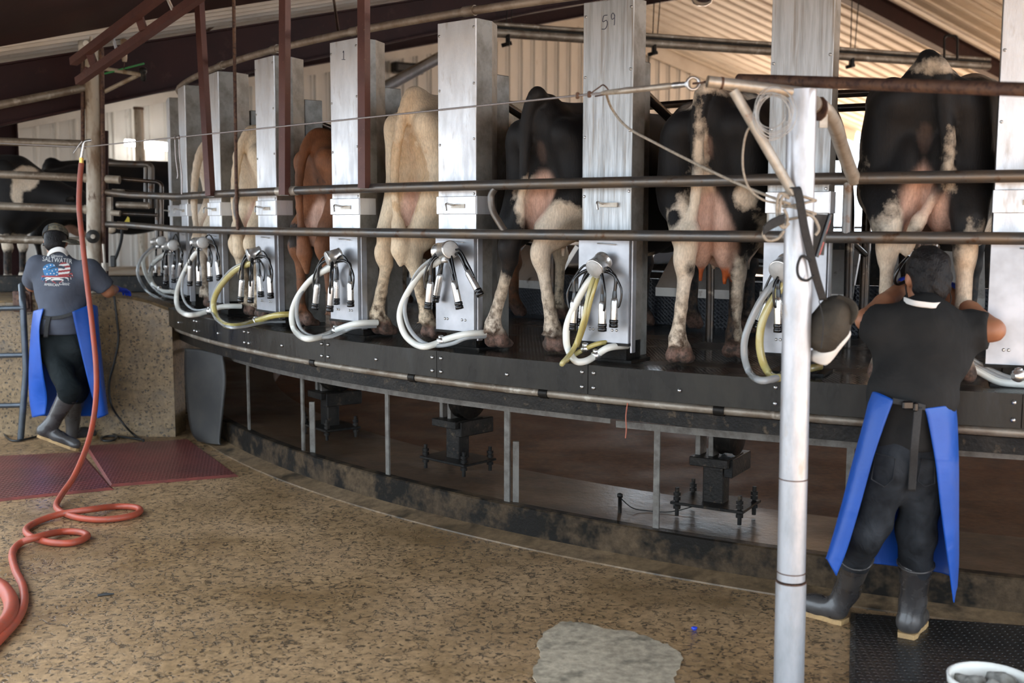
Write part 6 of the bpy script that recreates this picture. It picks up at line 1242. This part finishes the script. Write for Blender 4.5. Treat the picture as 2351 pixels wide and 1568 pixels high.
# ================================================================== low guard bars on the kerb
gb = thing('low_guard', 'low grey flat-bar guard curving along the kerb under the platform', 'guard', CI(-.6, 9.15, .19))
def flat(a0, a1, z0, z1, n=30):
    mb = MB(); P = []
    for i in range(n+1):
        a = a0+(a1-a0)*i/n; z = z0+(z1-z0)*i/n; P.append([CI(a, 9.155, z-.018), CI(a, 9.155, z+.018), CI(a, 9.147, z+.018), CI(a, 9.147, z-.018)])
    mb.grid(P, False, True); mb.add(P[0], [(0, 1, 2, 3)]); mb.add(P[-1], [(3, 2, 1, 0)]); return mb
aa = lambda x, y: ang(PR(x, y, 9.15))
flat(aa(470, 815), aa(1402, 966), .70, .742, 50).build('flat_bar', M['flat'], gb); flat(aa(1415, 975), aa(2420, 1050), .725, .75, 40).build('flat_bar', M['flat'], gb)
for x, y, top in ((570, 900, .70), (695, 950, .71), (890, 1000, .72), (1165, 1030, .735), (1508, 1100, .73), (1952, 1060, .745)):
    a = aa(x, y); MB().sqtube(CI(a, 9.15, .185), CI(a, 9.15, top+.01), .034 if x != 1165 else .04, .012, CI(a, 1)-CI(a, 0)).build('post', M['flat'], gb)
for x, y, h in ((709, 1000, .36), (1177, 1080, .36)): a = aa(x, y); MB().sqtube(CI(a, 9.12, .185), CI(a, 9.12, .185+h), .035, .03).build('stub_post', M['flat'], gb)
# ================================================================== roller stands
SL = ['farthest roller stand under the platform, half hidden in the dark', 'middle roller stand under the platform below the wide white-lit cabinet', 'nearest roller stand under the platform, left of the silver pole']
for i, ad in enumerate((-53.4, -43.2, -30.9)):
    a = math.radians(ad); s_ = thing('roller_stand', SL[i], 'roller stand', CI(a, 8.70, .17), a, 'roller stands carrying the platform')
    MB().box((0, 0, .085), (.42, .30, .016), None, .003).build('base_plate', M['darksteel'], s_, False)
    MB().box((0, 0, .20), (.12, .10, .24), None, .006).build('column', M['darksteel'], s_, False); MB().box((.0, 0, .33), (.22, .26, .05), None, .004).build('saddle', M['darksteel'], s_, False)
    MB().box((.10, .06, .30), (.05, .30, .10), None, .004).build('side_channel', M['darksteel'], s_, False)
    for x in (-.085, -.01): MB().box((x, -.02, .46), (.03, .10, .24), None, .003).build('yoke_plate', M['flat'], s_, False)
    wl_ = MB().lathe([(.02, -.05), (.13, -.048), (.135, -.04), (.125, -.03), (.125, .03), (.135, .04), (.13, .048), (.02, .05)], (.07, .02, .49), (1, 0, 0), 28).build('wheel', M['darksteel'], s_, False); MB().lathe([(.028, -.10), (.028, .08)], (.06, .02, .49), (1, 0, 0), 12).build('axle', M['darksteel'], wl_, False)
    for x in (-.18, .18):
        for y in (-.12, .12):
            b = MB().cyl((x, y, 0.01), (x, y, .17), .012, 8).build('anchor_bolt', M['darksteel'], s_, False)
            for z in (.05, .10, .125): MB().lathe([(.022, z), (.022, z+.018)], (x, y, 0), (0, 0, 1), 6).build('nut', M['darksteel'], b, False)
pg = thing('steel_peg', 'short steel peg with thin wire standing on the wet slab', 'peg', PZ(1423, 1178, .17)); p = PZ(1423, 1178, .175); MB().lathe([(.011, 0), (.011, .09), (.016, .092), (.016, .11), (.006, .115)], p, (0, 0, 1), 10).build('peg', M['darksteel'], pg)
MB().tube(smooth_path([p+Vector((0, 0, .09)), PZ(1450, 1165, .2), PZ(1480, 1172, .18), PZ(1540, 1175, .18), PZ(1600, 1160, .2)], 5), .003, 5).build('wire', M['cord'], pg)
dr = thing('pink_string', 'pinkish string dangling from the pipe under the rim', 'string', PR(1438, 945, 9.46)); MB().tube(smooth_path([PR(1441, 925, 9.46), PR(1437, 955, 9.46), PR(1438, 985, 9.46), PR(1436, 1006, 9.46)], 5), .0035, 6).build('string', mat('pink_string', (.35, .12, .08), rough=.8), dr)
lb = thing('rubber_loop', 'black hose loop hanging under the platform edge', 'hose', PR(1570, 960, 9.1)); MB().tube(smooth_path([PR(x, y, 9.0) for x, y in ((1540, 940), (1550, 970), (1575, 980), (1598, 968), (1605, 940))], 6), .012, 8).build('loop', M['rubber_dull'], lb)
# ================================================================== mats
def perf(name, c1, c2, dx, rough, ang_=0, dist=.004):
    m, nt, b, L = new_mat(name); g_ = nd(nt, 'ShaderNodeNewGeometry').outputs['Position']; mp = nd(nt, 'ShaderNodeMapping'); mp.inputs['Rotation'].default_value = (0, 0, ang_); mp.inputs['Scale'].default_value = (1/dx, 1/dx, 0); L(g_, mp.inputs[0])
    v = nd(nt, 'ShaderNodeTexVoronoi', Scale=1.0, Randomness=0.0, voronoi_dimensions='2D'); L(mp.outputs[0], v.inputs['Vector']); r = ramp(nt, v.outputs['Distance'], .22, .34)
    n = nd(nt, 'ShaderNodeTexNoise', Scale=2.5, Detail=5); L(g_, n.inputs['Vector']); L(mixc(nt, r.outputs[0], tuple(c*.25 for c in c1), mixc(nt, ramp(nt, n.outputs[0], .4, .65).outputs[0], c1, c2)), b.inputs['Base Color'])
    bm = nd(nt, 'ShaderNodeBump', Strength=.9, Distance=dist); L(r.outputs[0], bm.inputs['Height']); L(bm.outputs[0], b.inputs['Normal']); b.inputs['Roughness'].default_value = rough; return m
M['redmat'] = perf('red_mat_rubber', (.17, .042, .036), (.11, .034, .03), .035, .38, .55); M['blackmat'] = perf('black_mat_rubber', (.016, .016, .017), (.026, .025, .025), .032, .3, .1, .008)
def floor_mat(lab, px_, mt, cat='mat', th=.014, edge=None):
    P = [PZ(x, y, th) for x, y in px_]; c = sum(P, Vector())/len(P); c.z = 0; o = thing('rubber_mat', lab, cat, c); n = len(P)
    inn = [p+(c-p).normalized()*.035 for p in P]; inn = [Vector((p.x, p.y, th)) for p in inn]; low = [Vector((p.x, p.y, .001)) for p in P]
    MB().add(inn+[Vector((p.x, p.y, 0)) for p in inn], [tuple(range(n-1, -1, -1))[::-1] if False else tuple(range(n))]).build('pad', mt, o); 
    MB().add(inn+low, [(i, (i+1) % n, n+(i+1) % n, n+i) for i in range(n)]).build('bevelled_edge', mt if edge is None else edge, o); return o
M['rededge'] = mat('red_mat_edge', (.20, .05, .04), (.13, .04, .033), sc_=8, rough=.5)
floor_mat('red perforated rubber mat beside the pit wall, nearer the kerb', [(195, 1022), (432, 1006), (548, 1090), (252, 1114)], M['redmat'], edge=M['rededge'])
floor_mat('red perforated rubber mat under the left worker, cut by the left edge', [(-160, 1052), (188, 1036), (262, 1120), (-190, 1166)], M['redmat'], edge=M['rededge'])
floor_mat('black perforated rubber mat on the floor at the bottom right', [(1953, 1402), (2470, 1440), (2600, 1760), (1948, 1640)], M['blackmat'])
# ================================================================== bucket and small things on the floor
bc = PZ(2275, 1640, 0); bc = PY(2275, 1556, 3.75); bc.z = 0
bu = thing('white_bucket', 'round white bucket with used cloths in the bottom right corner', 'bucket', bc); zb = PY(2275, 1556, 3.75).z
MB().lathe([(.10, .002), (.115, .004), (.135, zb-.03), (.145, zb-.028), (.148, zb), (.140, zb+.002), (.132, zb-.01), (.128, zb-.05), (.11, .012), (.0, .010)], bc, (0, 0, 1), 36, False).build('shell', M['whiteplastic'], bu)
M['wetcloth'] = cloth('wet_cloth', (.25, .24, .22), (.12, .11, .09), sc_=14, bump=.01, bs=12)
rng = random.Random(9)
for i, (dx, dy, lab) in enumerate(((-.05, .02, 'wet grey cloth at the left inside the white bucket'), (.055, .03, 'wet grey cloth at the right inside the white bucket'), (.0, -.05, 'wet grey cloth at the front inside the white bucket'))):
    c = bc+Vector((dx, dy, zb-.035)); g = SDF(*[tuple(v) for v in bounds([c], .11)], .008); g.ell(c, (.062, .055, .035), .01); ph = rng.random()*6
    g.disp(lambda X, Y, Z: .012*np.sin(60*X+ph)*np.sin(55*Y+2*ph)+.006*np.sin(90*Z+40*X)); t_ = thing('wet_cloth', lab, 'cloth', c, 0, 'wet cloths in the bucket'); body_mesh('cloth', g, M['wetcloth'], t_)
p = PZ(1594, 1446, 0); t_ = thing('blue_scrap', 'tiny crumpled blue scrap on the floor', 'scrap', p); g = SDF(*[tuple(v) for v in bounds([p+Vector((0, 0, .01))], .03)], .003); g.ell(p+Vector((0, 0, .006)), (.014, .012, .009), .004); g.disp(lambda X, Y, Z: .003*np.sin(300*X)*np.sin(280*Y+200*Z)); body_mesh('scrap', g, M['glove'], t_)
p, q = PZ(224, 1367, .006), PZ(262, 1363, .006); t_ = thing('dark_stick', 'short dark stick lying on the floor at the left', 'stick', p); MB().tube([p, (p+q)/2+Vector((0, .004, 0)), q], [.006, .008, .004], 7).build('stick', M['rubber_dull'], t_)
# ================================================================== overhead lines and lamps
ol = thing('overhead_pipeline', 'dark overhead pipeline with a thin pipe above, hung on wires', 'pipeline', PY(1500, 100, 12.9))
def OL(px_): t_ = (px_-1125)/(2090-1125); return 74+(140-74)*t_, 12.0+(14.4-12.0)*t_
pts = [(lambda y, Y, x=x: PY(x, y, Y))(*OL(x)) for x in (1060, 1125, 1350, 1600, 1850, 2100, 2270)]
MB().tube(pts, .050, 14).build('pipe', M['pipe_old'], ol); MB().tube([p+Vector((0, -.03, .085)) for p in pts], .024, 10).build('thin_pipe', M['pipe_old'], ol); MB().tube([p+Vector((0, -.03, .05)) for p in pts], .012, 6).build('rail', M['darksteel'], ol)
for x, dx in ((1162, 11), (1498, 16), (1952, 18)):
    y, Y = OL(x); p = PY(x, y, Y)
    for k in (0, 1): top = PY(x+k*dx+6, -60, Y); MB().cyl(p+Vector((k*.05, 0, .0)), top, .006, 6).build('hanger_wire', M['darksteel'], ol)
    MB().box(p-Vector((-.02, 0, .07)), (.05, .10, .12), None, .01).build('clamp', M['darksteel'], ol); MB().cyl(p-Vector((.05, 0, .13)), p-Vector((-.06, 0, .10)), .022, 8).build('clamp_bolt', M['darksteel'], ol)
ub = [PY(x, y, 14.4) for x, y in ((2168, 138), (2168, 82), (2198, 82), (2198, 138))]; MB().tube(fillet(ub, .05), .016, 8).build('u_bend', M['darksteel'], ol)
dp_ = thing('diagonal_duct', 'shiny galvanised diagonal pipe behind the tan cow', 'pipe', PY(930, 170, 14)); MB().cyl(PY(850, 222, 14), PY(1040, 118, 14), .058, 16).build('pipe', M['pole'], dp_); MB().cyl(PY(845, 212, 14.1), PY(1030, 112, 14.1), .03, 10).build('conduit', M['pipe_old'], dp_)
wb = thing('wall_unit', 'dark box-shaped unit on the far wall above the tan cow', 'unit', PS(935, 157, .2)); p = PS(935, 157, .25); MB().box(p, (.62, .2, .2), Matrix.Rotation(AL, 3, 'Z'), .02).build('housing', M['darksteel'], wb); MB().box(p-NX*.11, (.5, .02, .10), Matrix.Rotation(AL, 3, 'Z')).build('grille', M['rubber_dull'], wb)
fw = thing('fluorescent_lamp', 'bright white fluorescent tube lamp on the far wall at the left', 'lamp', PS(345, 330, .3)); M['glow'] = mat('lamp_glow', (1, .98, .94), emit=9)
a, b = PS(287, 327, .35), PS(392, 338, .35); MB().cyl(a, a+(b-a)*.24, .055, 12).build('tube', M['glow'], fw); MB().cyl(a+(b-a)*.36, b, .07, 12).build('tube', M['glow'], fw); MB().sqtube(a+Vector((0, .12, .03)), b+Vector((0, .12, .03)), .12, .06).build('housing', M['whiteplastic'], fw)
vp = thing('vent_pipe', 'pale upright pipe standing against the far wall at the left', 'pipe', PS(318, 400, 1.0)); MB().cyl(PS(318, 246, 1.0), Vector((PS(318, 246, 1.0).x, PS(318, 246, 1.0).y, 0)), .075, 14).build('pipe', M['white_pole'], vp); MB().tube([PS(318, 246, 1.0), PS(318, 252, 1.0)], .083, 14).build('rim', M['rust'], vp)
lm = thing('glass_dome_lamp', 'clear glass dome lamp hanging from the roof at the top edge', 'lamp', PY(1612, 0, 12.5)); c = PY(1612, 14, 12.5); M['glass'] = mat('lamp_glass', (.95, .95, .93), rough=.05, trans=.95, ior=1.3)
MB().lathe([(.0, 0), (.05, .004), (.10, .03), (.125, .08), (.135, .16)], c, (0, 0, 1), 24, False).build('glass_dome', M['glass'], lm); MB().lathe([(.14, .155), (.14, .19), (.09, .25), (.06, .40), (.0, .42)], c, (0, 0, 1), 24, False).build('housing', M['box'], lm); MB().cyl(c+Vector((0, 0, .4)), c+Vector((0, 0, .62)), .01, 6).build('stem', M['darksteel'], lm)
rr_ = thing('roof_rods', 'thin rusty sag rods under the left roof sheets', 'rods', PY(520, 40, 11)); MB().cyl(PY(470, 75, 11.2), PY(560, 5, 10.9), .014, 6).build('rod', M['rust'], rr_); MB().cyl(PY(560, 5, 10.9), PY(600, -25, 10.8), .014, 6).build('rod', M['rust'], rr_); MB().cyl(PY(765, -10, 10.6), PY(777, 74, 8.3), .012, 6).build('rod', M['rust'], rr_); MB().cyl(PY(443, 85, 11), PY(453, 200, 11), .025, 8).build('strut', M['rust'], rr_)
